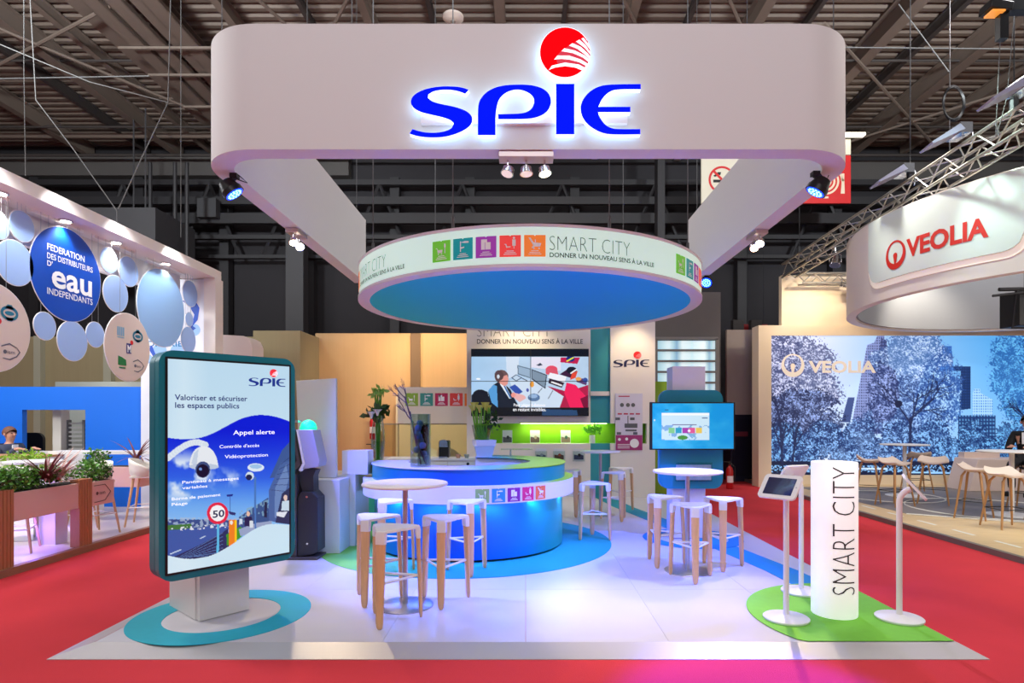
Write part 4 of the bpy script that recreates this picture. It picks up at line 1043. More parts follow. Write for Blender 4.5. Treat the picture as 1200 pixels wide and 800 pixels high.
sv.poly(c2([(520,200),(560,195),(555,210),(525,212)]), (20,50,140)); sv.line(*c2([(541,212)])[0], *c2([(541,300)])[0], .8, (40,70,140)); sv.poly(c2([(530,295),(575,305),(570,320),(540,315)]), (40,50,110))
sv.line(*c2([(686,100)])[0], *c2([(686,400)])[0], 2.2, (70,120,190))
sv.ell(*c2([(690,40)])[0], 9.5, 4.8, (225,238,248)); sv.ell(*c2([(690,34)])[0], 7, 2.6, (160,200,235)); sv.ell(*c2([(655,90)])[0], 4.8, 5, (215,230,240)); sv.ell(*c2([(650,98)])[0], 3.6, 3.4, (20,35,80))
sv.ell(*c2([(645,310)])[0], 2, 3, (230,190,170)); sv.poly(c2([(625,330),(665,325),(672,385),(625,380)]), (25,35,80)); sv.poly(c2([(652,350),(672,350),(672,390),(652,390)]), (215,225,235)); sv.poly(c2([(595,340),(612,340),(612,370),(595,370)]), (210,225,240))
sv.ell(*c2([(860,215)])[0], 2.2, 3.5, (230,200,190)); sv.poly(c2([(840,235),(880,230),(880,290),(835,290)]), (200,220,235)); sv.poly(c2([(808,300),(870,295),(850,330),(808,320)]), (225,230,240))
sv.poly(c2([(740,240),(752,240),(752,330),(735,330)]), (25,35,70))
# dome camera
for k in range(30):
    t_ = k/29; sv.ell(*c1([(185+215*t_, 690-95*math.sin(min(1, t_*1.25)*PI/2)+(15*(t_-.8)*5 if t_ > .8 else 0))])[0], 3.6, 3.6, (215,228,240) if k % 2 else (225,236,246))
sv.poly(smoothpoly(c1([(305,730),(320,670),(345,630),(390,615),(435,630),(465,680),(475,735),(390,750)]), 2), (232,238,244)); sv.poly(c1([(320,720),(335,660),(360,635),(350,735)]), (175,195,220), .6)
sv.ell(*c1([(392,738)])[0], 17, 3.6, (190,205,225)); sv.ell(*c2([(385,55)])[0], 8.4, 9.6, (60,80,130)); sv.ell(*c2([(385,62)])[0], 7.2, 7.6, (14,20,50)); sv.ell(*c2([(372,52)])[0], 1.8, 1.8, (110,150,220))
sv.ell(*c2([(470,308)])[0], 12.2, 12.6, (228,40,70)); sv.ell(*c2([(470,308)])[0], 8.8, 9.2, (245,247,250))
im.a = im.a*(1-msk[..., None])+sv.a*msk[..., None]
def ts(u, v): return tf(u*SW, zt0+(zb0-zt0)*v, .006)
TOTM = picture_mat('totem_picture', 0.9, .2, .1)
picture('screen', im.a, ts, TOTM, tt)
Hi = np.linalg.inv(H)
def uvof(px, py):
    q = Hi@np.array([px, py, 1]); return q[0]/q[2]*SW, zt0+(zb0-zt0)*q[1]/q[2]
def ttxt(s, p0, p1, h, m, off=.0):
    a = uvof(*p0); b = uvof(*p1); mb = MB(); text(mb, s, tf, a[0], (a[1]+b[1])/2, h, b[0]-a[0], off=off, d=.009)
    part('lettering', mb, m, tt, smooth=None)
TI = mat('screen_navy', (14,44,125), .4, emit=.25); TW = mat('screen_white', (238,246,252), .4, emit=.8)
ttxt('Valoriser et sécuriser', (204,469), (288.5,470), .042, TI, .014); ttxt('les espaces publics', (204.5,478), (279,479), .042, TI, .014)
ttxt('Appel alerte', (272,509), (320,509), .036, TW, .006); ttxt("Contrôle d'accès", (256,525), (302,524.5), .026, TW, .004); ttxt('Vidéoprotection', (262,537), (312,535.5), .028, TW, .004)
ttxt('Panneau à messages', (213,567), (278,563), .022, TW, .008); ttxt('variables', (213,574), (242,572), .022, TW, .008); ttxt('Borne de paiement', (201,587), (257,582), .022, TW, .008); ttxt('Péage', (201,593.5), (219,592), .022, TW, .008)
ttxt('50', (248,606.5), (261.5,606), .055, mat('sign_navy', (20,30,80), .4, emit=.4), .02)
a = uvof(290, 451); b = uvof(333, 450.5); s2 = (b[0]-a[0])/1160
flat_logo(lambda u, v, d: tf(a[0]+u*s2, a[1]+(548-v)*s2, .006+d), tt, mat('screen_logo_blue', (16,50,140), .4, emit=.5), mat('screen_red', (225,45,60), .4, emit=.6), TW, d=.003)
part('plinth', MB().prism([(.293,-.205),(.675,-.205),(.675,-.84),(.293,-.84)], lambda u, v, d: O+E*u+Nn*v+Vector((0,0,d)), .005, .62), WHITEM, tt, smooth=None)
part('plinth_side', MB().prism([(.283,-.27),(.293,-.27),(.293,-.82),(.283,-.82)], lambda u, v, d: O+E*u+Nn*v+Vector((0,0,d)), .005, .6), WHITEM, tt, smooth=None)

# ------------------------------------------------------------------ access terminal and white display blocks behind the totem
ac = thing('access_terminal', 'dark grey access control terminal with a glowing green dome behind the totem', 'terminal', (-2.47, 6.75, 0))
Y0 = 6.72; AX = lambda px: at(px, 0, Y0).x; AZ = lambda py: at(0, py, Y0).z
AN = mat('anthracite', (44,48,58), .45); AF = lambda u, v, d: (u, Y0+d, v)
def apoly(pts): return [(AX(330+x/4.208), AZ(480+y/4.208)) for x, y in pts]
part('lower_body', MB().prism(apoly([(78,725),(78,440),(95,405),(150,405),(178,435),(180,700),(150,715)]), AF, .0, .24), AN, ac, bevel=.006)
part('front_strip', MB().prism(apoly([(38,735),(38,100),(62,100),(95,270),(60,310),(76,320),(76,725)]), AF, -.02, .22), mat('grey_strip', (78,72,76), .5), ac)
part('neck', MB().prism(apoly([(95,405),(70,320),(110,290),(160,300),(148,330),(150,405)]), AF, .05, .22), AN, ac)
part('head', MB().prism(apoly([(84,98),(158,98),(192,250),(188,280),(108,292),(122,262)]), AF, -.04, .22), mat('lavender_grey', (178,176,198), .4), ac, bevel=.006)
part('head_edge', MB().prism(apoly([(82,98),(90,98),(124,265),(104,302),(94,296),(112,262)]), AF, -.06, .0), PLASW, ac)
part('green_dome', MB().lathe([(.095,0),(.094,.03),(.08,.07),(.05,.1),(.01,.115)], (AX(358), Y0+.09, AZ(503.5)), 28), mat('green_lamp', (30,225,150), .3, emit=1.1), ac, smooth=60)
part('base_plate', MB().box(AX(336), AX(374), Y0-.06, Y0+.24, .004, .025), mat('grey_strip', (78,72,76), .5), ac)
part('bracket', MB().box(AX(336), AX(350), Y0-.02, Y0+.1, AZ(495), AZ(492)), CHROME, ac)
for nm, c, pts in [('sticker',(225,232,228),[(40,325),(62,322),(64,385),(40,388)]),('sticker',(240,95,60),[(42,432),(70,430),(70,495),(42,498)]),('sticker',(240,220,215),[(42,498),(70,495),(70,550),(42,555)]),('sticker',(20,150,140),[(42,555),(70,550),(70,635),(42,640)]),('sticker',(225,230,228),[(42,640),(70,635),(70,662),(42,665)])]:
    part(nm, MB().prism(apoly(pts), AF, -.024, -.021), mat('sticker_%d_%d' % (c[0], c[1]), c, .5), ac, smooth=None)
part('arrow_lamp', MB().prism(apoly([(48,245),(56,240),(66,255),(56,268),(48,262)]), AF, -.026, -.021), mat('green_arrow', (20,230,120), .4, emit=1), ac, smooth=None)
part('reader', MB().prism(apoly([(40,160),(60,150),(78,250),(60,280),(40,270)]), AF, -.021, -.02), BLACK, ac, smooth=None)
part('screw', MB().cyl((AX(359.5), Y0-.004, AZ(582)), (AX(359.5), Y0, AZ(582)), .012).cyl((AX(360), Y0-.004, AZ(637)), (AX(360), Y0, AZ(637)), .012), CHROME, ac)
BLK = mat('display_white', (208,210,204), .35, var=.03, vscale=2)
db = thing('display_block', 'white stepped display block with a tall upright board beside the terminal', 'plinth', (-2.4, 7.2, 0))
part('front_block', MB().box(-2.62, -2.17, 6.97, 7.36, .004, .86), BLK, db, bevel=.004)
part('side_block', MB().box(-2.55, -2.1, 7.37, 8.0, .004, .88), BLK, db, bevel=.004)
part('top_block', MB().box(-2.27, -1.95, 7.38, 7.65, .885, 1.18), mat('display_white_top', (222,222,230), .35), db, bevel=.004)
Yb = 7.2; bx = lambda px: at(px, 0, Yb).x; bz = lambda py: at(0, py, Yb).z
P = [(bx(347), bz(446)), (bx(393.5), bz(443)), (bx(394), .865), (bx(366), .865), (bx(376), bz(548)), (bx(380), bz(530)), (bx(381), bz(505)), (bx(377), bz(500)), (bx(347), bz(500))]
P = [(bx(347), bz(446)), (bx(393.5), bz(443)), (bx(394), .865), (bx(355), .865), (bx(350), bz(530))]
part('upright_board', MB().prism(P, lambda u, v, d: (u, Yb+d, v), 0, .06), mat('board_grey_white', (205,208,200), .3, var=.04, vscale=1.5), db, bevel=.003)
# ------------------------------------------------------------------ right totem with blue panel
Yp = 7.78; QX = lambda px: at(px, 0, Yp).x; QZ = lambda py: at(0, py, Yp).z
rt = thing('screen_totem', 'white pillar carrying a rounded blue panel with a wide blue screen', 'display', (2.2, 7.95, 0))
part('pillar', MB().box(QX(789), QX(828), Yp+.05, Yp+.36, .008, 2.26), mat('pillar_white', (226,220,234), .5), rt, bevel=.004)
pw, pz0, pz1 = QX(846)-QX(773), QZ(572), QZ(457)
part('blue_panel', MB().prism(rrect(pw, pz1-pz0, .12, 8, QX(809.5), (pz0+pz1)/2), lambda u, v, d: (u, Yp+d, v), -.04, .04), mat('panel_blue', (0,128,150), .45), rt)
part('panel_edge', MB().prism(rrect(pw, pz1-pz0, .12, 8, QX(809.5)-.012, (pz0+pz1)/2), lambda u, v, d: (u, Yp+d, v), -.02, .06), mat('panel_edge_blue', (0,150,190), .4), rt)
Yt = Yp-.17; TX = lambda px: at(px, 0, Yt).x; TZ = lambda py: at(0, py, Yt).z
part('screen_housing', MB().box(TX(762), TX(861.5), Yt, Yt+.06, TZ(527), TZ(471)).box(TX(770), TX(850), Yt+.06, Yt+.13, TZ(520), TZ(478)), BLACK, rt, bevel=.003)
w, h = 200, 108; si = Img(w, h, homog([(0,0),(1,0),(1,1),(0,1)], [(525,460),(995,460),(995,728),(525,728)]))
si.a[:] = (20,160,225); nz = noise(w, h, 4, 3, 22); si.mix(np.clip(nz*1.6-.5, 0, 1), (120,215,245), .8); si.mix(np.clip((si.X-700)/300, 0, 1), (0,135,215), .7)
si.poly([(578,518),(855,518),(855,675),(578,675)], (205,232,245)); si.poly([(578,518),(855,518),(855,532),(578,532)], (245,250,252)); n2 = noise(w, h, 14, 8, 25)
si.mix(((n2 > .52) & si.inpoly([(578,590),(855,590),(855,675),(578,675)])).astype(float), (120,170,215), .9); si.ell(700, 662, 30, 13, (70,150,60)); si.poly([(640,585),(780,585),(780,588),(640,588)], (110,110,150))
for k, c in enumerate([(130,205,140),(40,160,195),(170,60,170),(225,90,150),(235,200,90)]): si.poly([(620+39*k,603),(655+39*k,603),(655+39*k,636),(620+39*k,636)], c)
si.ell(738, 622, 8, 8, (245,235,250)); si.ell(538, 560, 5, 6, (200,230,240)); si.poly([(597,498),(620,498),(620,502),(597,502)], (40,90,130)); si.poly([(812,545),(845,545),(845,550),(812,550)], (40,70,130))
picture('screen', si.a, lambda u, v: (TX(764.5)+(TX(859.5)-TX(764.5))*u, Yt-.004, TZ(472.5)+(TZ(525.5)-TZ(472.5))*v), picture_mat('touch_screen_picture', .95, .2, .1), rt)
part('leaflet_holder', MB().box(QX(790), QX(832), Yp-.1, Yp-.096, QZ(562), QZ(541)).box(QX(790), QX(832), Yp-.1, Yp-.042, QZ(563), QZ(562)), GLASS, rt)
part('leaflets', MB().box(QX(791), QX(831), Yp-.085, Yp-.06, QZ(561.5), QZ(544)), mat('leaflet_pale', (205,212,225), .4, var=.35, vscale=12), rt)
# lime wall behind it
struct('lime_wall', MB().box(at(766,0,12.3).x, at(790,0,12.3).x+.5, 12.25, 12.33, -.045, at(0,447,12.3).z), mat('lime_board', (125,165,30), .6, var=.12, vscale=3))

# ------------------------------------------------------------------ tablet stands and lit column
def tablet_stand(x, y, face, tilt, zc, label, cable=False):
    t = thing('tablet_stand', label, 'tablet stand', (x, y, .008), 'white tablet stands on the lime corner')
    d = Vector((math.cos(R(face)), math.sin(R(face)), 0))
    part('base', MB().lathe([(.168,0),(.172,.006),(.172,.016),(.165,.022),(.05,.03),(.03,.04)], (x, y, .008), 48), PLASW, t, smooth=40)
    c = Vector((x, y, zc)); pts = [Vector((x, y, .03)), Vector((x, y, zc-.16))]
    for k in range(1, 8):
        a = k/7*PI/2*.8; pts.append(Vector((x, y, zc-.16))+Vector((0,0,.11*math.sin(a)))+d*.11*(1-math.cos(a)))
    part('pole', MB().tube(pts, .022, 14), PLASW, t, smooth=60)
    n_ = (d*math.sin(R(tilt))+Vector((0,0,1))*math.cos(R(tilt))).normalized()
    c2_ = pts[-1]+n_*.02
    su = Vector((0,0,1)).cross(d).normalized(); sv_ = n_.cross(su)
    f = lambda u, v, dd: c2_+su*u+sv_*v+n_*dd
    part('tablet_case', MB().prism(rrect(.30, .225, .03, 6), f, 0, .018), PLASW, t, smooth=40)
    part('screen', MB().prism(rrect(.225, .16, .003, 2), f, .018, .0195), mat('tablet_glass', (10,22,62), .12, coat=.5), t, smooth=None)
    part('home_button', MB().prism(circ(.131, 0, .006, 12), f, .018, .0195), mat('button_grey', (190,190,200), .4), t, smooth=None)
tablet_stand(2.05, 4.7, -140, 48, 1.09, 'white tablet stand with dark screen facing the camera, left of the lit column')
tablet_stand(2.50, 5.42, 115, 55, 1.10, 'white tablet stand seen from behind, partly hidden by the lit column')
tablet_stand(2.94, 4.7, -30, 50, 1.09, 'white tablet stand seen edge-on, right of the lit column')
lc = thing('lit_column', 'glowing white cylindrical column lettered vertically on the lime corner', 'column', (2.5, 4.84, .008))
LC = (2.5, 4.84)
part('shell', MB().lathe([(.168,0),(.172,.005),(.172,1.22),(.168,1.228)], (LC[0], LC[1], .008), 64), mat('lit_acrylic', (240,238,238), .4, emit=.55), lc, smooth=40)
cm_ = ringmap(LC, .172)
vm = lambda u, v, d: cm_(-v, u, d)
m = MB(); text(m, 'SMART CITY', vm, .205, -.085, .195, 1.0, off=-.02, d=.003, sub=.03)
# letters stand on their side, feet to the right
part('lettering', m, mat('column_ink', (60,58,60), .5), lc, smooth=None)
lamp('POINT', 'column_glow', (2.5, 4.6, 1.35), None, 1.5, NEUT, .1)
# ------------------------------------------------------------------ left neighbour stand: portal, hanging discs, planters
CREAMF = mat('cream_floor', (214,202,194), .35, var=.03, vscale=2)
ls = sroot('left_stand_floor')
part('floor_slab', MB().box(-14, -5.4, 3.0, 10.6, -.3, .03), CREAMF, ls, smooth=None)
part('wood_edging', MB().box(-5.4, -5.32, 3.0, 10.6, -.3, .035), mat('edging_wood', (150,105,78), .5, var=.15, vscale=6, stretch=(10,1,10)), ls, smooth=None)
PORT = mat('portal_white', (232,222,214), .6)
po = sroot('left_portal')
part('fascia', MB().box(-5.42, -5.35, 2.0, 10.5, 3.99, 4.14), PORT, po, smooth=None)
part('soffit', MB().box(-6.0, -5.42, 2.0, 10.5, 4.0, 4.14), PORT, po, smooth=None)
part('drop_face', MB().box(-5.98, -5.9, 2.0, 10.2, 3.62, 4.0), PORT, po, smooth=None)
part('end_post', MB().box(-5.55, -5.35, 10.3, 10.56, -.04, 3.99), PORT, po, smooth=None)
EW = 10.35
part('end_wall', MB().box(at(163,0,EW).x, -5.55, EW+.05, EW+.12, -.04, 3.99), mat('end_wall_white', (226,228,238), .5), po, smooth=None)
EX = lambda px: at(px, 0, EW).x; EZ = lambda py: at(0, py, EW).z
m = MB(); text(m, 'DISTRIB', WF(EW+.05), EX(171), EZ(405.5), .1, EX(213)-EX(171), off=.012, d=.003)
part('lettering', m, mat('print_teal_blue', (20,120,175), .5), po, smooth=None)
m = MB(); mm = MB()
for x, y, r in [(185,411,8.5),(206,411,8.5),(226,386,7),(196,424,7),(172,420,5)]: m.flat(circ(EX(x), EZ(y), r/700*EW, 24), WF(EW+.05), .002)
part('printed_disc', m, mat('print_pale_blue', (150,190,235), .5), po, smooth=None)
for pts in ([(212,352),(224,346),(232,360),(230,374),(222,384),(226,368),(220,358)], [(214,386),(222,380),(228,384),(220,390),(213,396)], [(176,404),(181,416),(186,422),(178,418),(172,408)]): mm.flat([(EX(x), EZ(y)) for x, y in pts], WF(EW+.05), .004)
part('printed_swirl', mm, mat('print_blue', (25,80,190), .5), po, smooth=None)
for i, y in enumerate((6.39, 7.3, 8.2, 9.33)):
    t = thing('downlight', ['round downlight in the left portal soffit at the frame edge', 'downlight above the big blue disc', 'downlight above the small pale discs', 'downlight above the large pale blue disc at the portal end'][i], 'ceiling light', (-5.62, y, 4.0), 'downlights of the left portal')
    part('trim_ring', MB().lathe([(.07,-.02),(.075,-.018),(.075,0)], (-5.62, y, 4.0), 24), CHROME, t)
    part('bulb', MB().lathe([(.055,-.024),(.055,-.02)], (-5.62, y, 4.0), 20), mat('downlight_glow', (255,248,235), .5, emit=16), t)
    lamp('SPOT', 'downlight_beam', (-5.62, y, 3.95), (-5.66, y, 0), 42, (1,.95,.9), .05, spot=110, blend=.6)
for y0_, y1_ in ((5.6, 6.6), (6.9, 7.7), (7.9, 8.7), (9.0, 10.0)):
    single('light_track', MB().box(-5.73, -5.7, y0_, y1_, 3.97, 4.0), PLASW, {5.6:'white light track nearest the left frame edge in the portal soffit', 6.9:'white light track above the big blue disc', 7.9:'white light track above the smallest bright disc', 9.0:'white light track farthest back in the left portal'}[y0_], 'track', 'white light tracks in the portal')
XD = -5.68
for y_, e_ in ((6.1, 36), (7.0, 30), (8.0, 36), (9.2, 55)): lamp('SPOT', 'track_spot', (-5.05, y_-.3, 4.25), (-5.66, y_+.15, 3.1), e_, (.93, .96, 1), .04, spot=95, blend=.8)
PALE = mat('disc_pale_blue', (160,192,242), .5); CRD = mat('disc_cream', (226,208,196), .5); EAUB = mat('disc_blue', (0,75,185), .45)
def disc(cx, cy, h, m, label, group='pale blue hanging discs', nm='hanging_disc', off=0.0):
    xd = XD+off; y = -xd*700/(616-cx); z = 1.6-(cy-488)*y/700; r = h/2*y/700
    t = thing(nm, label, 'hanging disc', (xd, y, z-r), group)
    fm = lambda u, v, d: (xd+d, y+u, z+v)
    part('panel', MB().prism(circ(0, 0, r, 56), fm, -.012, .0), m, t, smooth=30)
    part('edge_band', MB().prism(circ(0, 0, r+.008, 56), fm, -.010, -.003), PLASW, t, smooth=30)
    m2 = MB()
    for s_ in (-.35, .35): m2.cyl((xd-.006, y+s_*r, z+r*.9), (xd-.006, y+s_*r, 4.0), .003, n=4)
    part('wire', m2, STEEL, t)
    return t, fm, r
dl = [(26,265,35,'small pale blue disc hanging above left of the big blue disc'),(-3,263,33,'small pale blue disc cut by the left frame edge'),(18,308,52,'medium pale blue disc left of the big blue disc'),
 (128,305,29,'smallest bright disc right of the big blue disc near the light track'),(151,318,34,'small pale blue disc just left of the largest pale disc'),(136,344,42,'medium pale blue disc right of the big blue disc'),
 (53,382,32,'small pale blue disc hanging below left of the big blue disc'),(85.5,399.5,46,'medium pale blue disc right under the big blue disc'),(112,392,29,'small pale blue disc under the big blue disc, left of the cream disc'),
 (223,344,30,'pale blue disc near the portal end post, upper one'),(222,374,16,'tiny pale blue disc near the portal end post'),(221,398,30,'pale blue disc near the portal end post, lower one')]
for a in dl: disc(a[0], a[1], a[2], PALE, a[3])
disc(190, 361, 90, mat('disc_sky', (150,192,238), .5), 'largest pale blue disc near the end of the left portal', off=.06)
bd, fm, r = disc(79.5, 322, 108, EAUB, 'big blue disc lettered EAU hanging in the left portal', None)
# disc text: u runs to +y (away), which reads left to right from the aisle
m = MB()
text(m, 'FEDERATION', fm, -.33*r*1.72, .40*r, .14*r, 1.05*r, off=.012, d=.004)
text(m, 'DES DISTRIBUTEURS', fm, -.33*r*1.72, .22*r, .125*r, 1.3*r, off=.008, d=.004)
text(m, "D'", fm, -.33*r*1.72, .07*r, .11*r, .14*r, off=.015, d=.004)
text(m, 'INDEPENDANTS', fm, -.33*r*1.72, -.52*r, .14*r, 1.3*r, off=.008, d=.004)
text(m, 'eau', fm, -.28*r*1.6, -.33*r, .52*r, 1.16*r, off=.022, d=.004)
part('lettering', m, PW, bd, smooth=None)
def logos(t, fm, r):
    def col(nm, c, polys):
        mm = MB()
        for p in polys: mm.flat([(x*r, y*r) for x, y in p], fm, .004)
        part(nm, mm, mat('logo_%s' % nm, c, .5), t, smooth=None)
    def ring(cx, cy, rx, ry, w): return [(cx+rx*math.cos(2*PI*i/20), cy+ry*math.sin(2*PI*i/20)) for i in range(21)]+[(cx+(rx-w)*math.cos(-2*PI*i/20), cy+(ry-w)*math.sin(-2*PI*i/20)) for i in range(21)]
    col('logo_teal', (40,125,155), [ring(.42,.38,.24,.17,.07), circ(.42,.38,.13,12,.05), [(.3,.48),(.54,.48),(.48,.58),(.36,.58)], [(.3,.28),(.54,.28),(.48,.2),(.36,.2)]])
    col('logo_pale', (140,185,210), [[(-.5+.08*k,.3),(-.44+.08*k,.3),(-.44+.08*k,.56),(-.5+.08*k,.56)] for k in range(4)]+[[(-.5,.24),(-.2,.24),(-.2,.27),(-.5,.27)]])
    col('logo_navy', (50,60,130), [[(-.1,-.18),(.12,-.18),(.12,.12),(-.1,.12)]])
    mm = MB(); text(mm, 'M', fm, -.06*r, -.14*r, .22*r, .16*r, off=.03, d=.006); part('lettering', mm, PW, t, smooth=None)
    col('logo_red', (225,40,50), [circ(.14,.16,.07,12)])
    col('logo_green', (20,125,70), [[(-.46,-.55),(-.1,-.55),(-.12,-.38),(-.28,-.32),(-.46,-.28)], [(-.42,-.64),(-.14,-.64),(-.14,-.6),(-.42,-.6)]])
    lens = [(.2,-.42),(.42,-.34),(.62,-.42),(.68,-.5)]+[(.6,-.6),(.42,-.68),(.24,-.66)]+[(.24,-.68),(.43,-.71),(.62,-.62),(.72,-.5),(.63,-.4),(.42,-.31),(.2,-.39)]
    col('logo_grey', (105,105,120), [lens, circ(.3,-.52,.05,8)])
    mm = MB(); text(mm, 'ism', fm, .36*r, -.56*r, .09*r, .2*r, d=.004); part('lettering', mm, mat('logo_grey_text', (90,90,105), .5), t, smooth=None)
for a in ((150.5,407,79,'cream disc with five small logos, below the portal near the teal totem'), (-8,383,104,'large cream disc with logos cut by the left frame edge')):
    t, fm, r = disc(a[0], a[1], a[2], CRD, a[3], 'cream logo discs', off=.07); logos(t, fm, r)
# planters
SLAT = mat('slat_wood', (176,112,76), .5, var=.2, vscale=7, stretch=(14,14,1)); PINKP = mat('planter_pink', (222,178,168), .5)
def planter(y0, y1, x0, x1, zb_, zt_, label, posts, seed, dens=1.0, logo=False):
    t = thing('planter', label, 'planter', ((x0+x1)/2, (y0+y1)/2, .03), 'planters of the left stand')
    part('trough', MB().box(x0, x1, y0, y1, zb_, zt_), PINKP, t, bevel=.004)
    part('soil', MB().box(x0+.03, x1-.03, y0+.03, y1-.03, zt_-.05, zt_+.004), mat('soil', (50,38,30), .9), t)
    for yp in posts:
        for k in range(5):
            part('slat', MB().box(x0+.02 if False else x1-.1, x1+.012, yp+k*.044, yp+k*.044+.036, .035, zt_+.04), SLAT, t, smooth=None)
        part('post_core', MB().box(x1-.09, x1, yp+.008, yp+.206, .03, zt_+.03), mat('post_dark', (110,66,46), .6), t, smooth=None)
    L = y1-y0; cx = (x0+x1)/2
    leafball((cx, (y0+y1)/2, zt_+.12), (.2, L*.5, .16), int(1500*dens*L), mat('herb_green', (92,150,50), .5, var=.4, vscale=10), t, size=.05, seed=seed)
    leafball((cx-.02, (y0+y1)/2+.1, zt_+.1), (.2, L*.42, .13), int(700*dens*L), LEAFD, t, name='dark_foliage', size=.06, seed=seed+1)
    if logo:
        fm = lambda u, v, d: (x1+d, u, v)
        mm = MB(); P = []; yc = (y0+y1)/2-.02; zc = (zt_+zb_)/2
        P = [(yc-.14, zc+.1), (yc+.05, zc+.1), (yc+.15, zc), (yc+.05, zc-.1), (yc-.14, zc-.11)]
        for a, b in zip(P[:-1], P[1:]): mm.tube([fm(a[0], a[1], .003), fm(b[0], b[1], .003)], .004, 4)
        text(mm, 'ism', fm, yc-.05, zc-.02, .05, .1, d=.004); mm.flat(circ(yc-.09, zc, .022, 10), fm, .004)
        part('lettering', mm, mat('brown_ink', (90,50,50), .5), t, smooth=None)
    return t
def spiky(c, n, L, m, label, seed, group='spiky red cordylines'):
    rg = random.Random(seed); t = thing('cordyline', label, 'plant', c, group); c = Vector(c)
    for k in range(n):
        a = rg.uniform(0, 2*PI); up = rg.uniform(.25, 1.15); l_ = L*rg.uniform(.7, 1.1); mb = MB(); vs = []
        d = Vector((math.cos(a), math.sin(a), 0)); s_ = Vector((-math.sin(a), math.cos(a), 0))
        for i in range(7):
            q = i/6; p = c+d*l_*q*math.cos(up*(1-q*.4))*.8+Vector((0,0,1))*(l_*math.sin(up)*q-l_*.45*q*q*(1.2-up*.8)); w_ = .018*(1-q)**.6+.0008
            vs += [p-s_*w_, p+s_*w_]
        mb.add(vs, [(2*i, 2*i+1, 2*i+3, 2*i+2) for i in range(6)])
        part('leaf', mb, m, t, smooth=None, fix=False)
    return t
planter(3.6, 7.37, -5.68, -5.36, .5, .8, 'long pink planter with slatted wood posts and green herbs along the left aisle', (6.03, 7.16), 11)
planter(7.38, 7.78, -5.66, -5.36, .49, .79, 'short pink planter with a logo, right of the slatted post', (), 13, logo=True)
COR = mat('cordyline_red', (122,62,62), .5, var=.3, vscale=15); CORP = mat('cordyline_pink', (196,150,140), .5, var=.25, vscale=12)
spiky((-5.42, 6.75, .88), 60, .46, COR, 'spiky reddish cordyline in the middle of the long pink planter', 3)
spiky((-5.40, 6.9, .87), 16, .5, CORP, 'pale arching leaves mixed into the spiky cordyline of the pink planter', 5)
planter(8.9, 9.2, -7.3, -5.75, .55, .85, 'far planter with dark trailing leaves behind the pale chairs', (), 15, dens=.7)
spiky((-5.9, 9.05, .95), 22, .55, COR, 'tall red cordyline at the edge of the teal totem in front of the blue wall', 8)
leafball((-7.15, 8.55, .95), (.38,.2,.16), 420, mat('herb_light', (150,190,60), .5), thing('bush', 'yellow green feathery bush behind the pink planter', 'plant', (-7.1, 8.55, .7)), size=.07, seed=21)
st = bpy.data.objects['bush']
part('pot', MB().box(-7.5, -6.7, 8.4, 8.7, .03, .86), PLASW, st)
# purple glowing column under the planter
single('glow_post', MB().box(-5.95, -5.75, 7.3, 7.5, .03, .75), mat('post_white', (228,220,240), .5), 'white post washed in purple light behind the pink planter', 'post')
lamp('POINT', 'purple_glow', (-5.85, 7.05, .25), None, 7, (.22,.12,1), .05); lamp('POINT', 'purple_glow', (-5.75, 6.35, .2), None, 6, (.22,.12,1), .05)
lamp('POINT', 'purple_glow', (-6.6, 8.3, .25), None, 8, (.22,.12,1), .05)
# bar chairs, tables
def bar_chair(loc, rz, label, back=True):
    t = thing('bar_chair', label, 'bar chair', (0,0,0), 'pale bar chairs of the left stand')
    m = MB(); vs = []; n = 16; rows = [(0, .70), (.5, .70), (.9, .71), (1, .74), (1.04, .82), (1.06, .9), (1.07, .97)]
    for r, z in rows:
        for j in range(n+1):
            a = PI*1.25*(j/n-.5); vs.append((.23*r*math.sin(a), .21*r*math.cos(a), z if z < .75 else .74+(z-.74)*max(.15, math.cos(a*.6))))
    m.add(vs, [(i*(n+1)+j, i*(n+1)+j+1, (i+1)*(n+1)+j+1, (i+1)*(n+1)+j) for i in range(len(rows)-1) for j in range(n)])
    m.box(-.2, .2, -.2, .17, .69, .715)
    o = part('seat_shell', m, mat('shell_cream', (228,222,212), .45), t)
    s = o.modifiers.new('thick', 'SOLIDIFY'); s.thickness = .015
    for sx in (-1, 1):
        for sy in (-1, 1):
            part('leg', MB().cyl((sx*.14, sy*.13, .69), (sx*.22, sy*.22, 0), .019, .013, 10), mat('leg_beech', (214,170,128), .5, var=.12, vscale=6), t)
    m = MB(); P = [(.195*sx, .19*sy, .27) for sx, sy in ((1,1),(-1,1),(-1,-1),(1,-1))]
    for k in range(4): m.tube([P[k], P[(k+1)%4]], .009, 6)
    part('footrest', m, PLASW, t)
    t.location = loc; t.rotation_euler = (0,0,rz); return t
bar_chair((-5.98, 6.95, .03), .5, 'bar chair whose legs show under the long pink planter')
bar_chair((-6.35, 8.42, .03), 2.4, 'pale bar chair left of the bar table behind the logo planter')
bar_chair((-5.8, 8.0, .03), -.4, 'pale bar chair half hidden by the teal totem, nearest the aisle')
bar_chair((-5.55, 8.75, .03), 1.9, 'pale bar chair farthest right behind the teal totem')
def tall_table(x, y, r, z, label, group='tables of the left stand'):
    t = thing('bar_table', label, 'bar table', (x, y, .03), group)
    part('tabletop', MB().lathe([(r-.01,z),(r,z+.01),(r,z+.025),(r-.01,z+.03)], (x, y, 0), 40), PLASW, t)
    part('pole', MB().cyl((x,y,.04),(x,y,z),.03,n=16), STEEL, t); part('base', MB().lathe([(.26,.0),(.26,.01),(.04,.02)], (x,y,.03), 36), STEEL, t)
tall_table(-6.35, 7.75, .34, 1.0, 'round white table behind the logo planter')
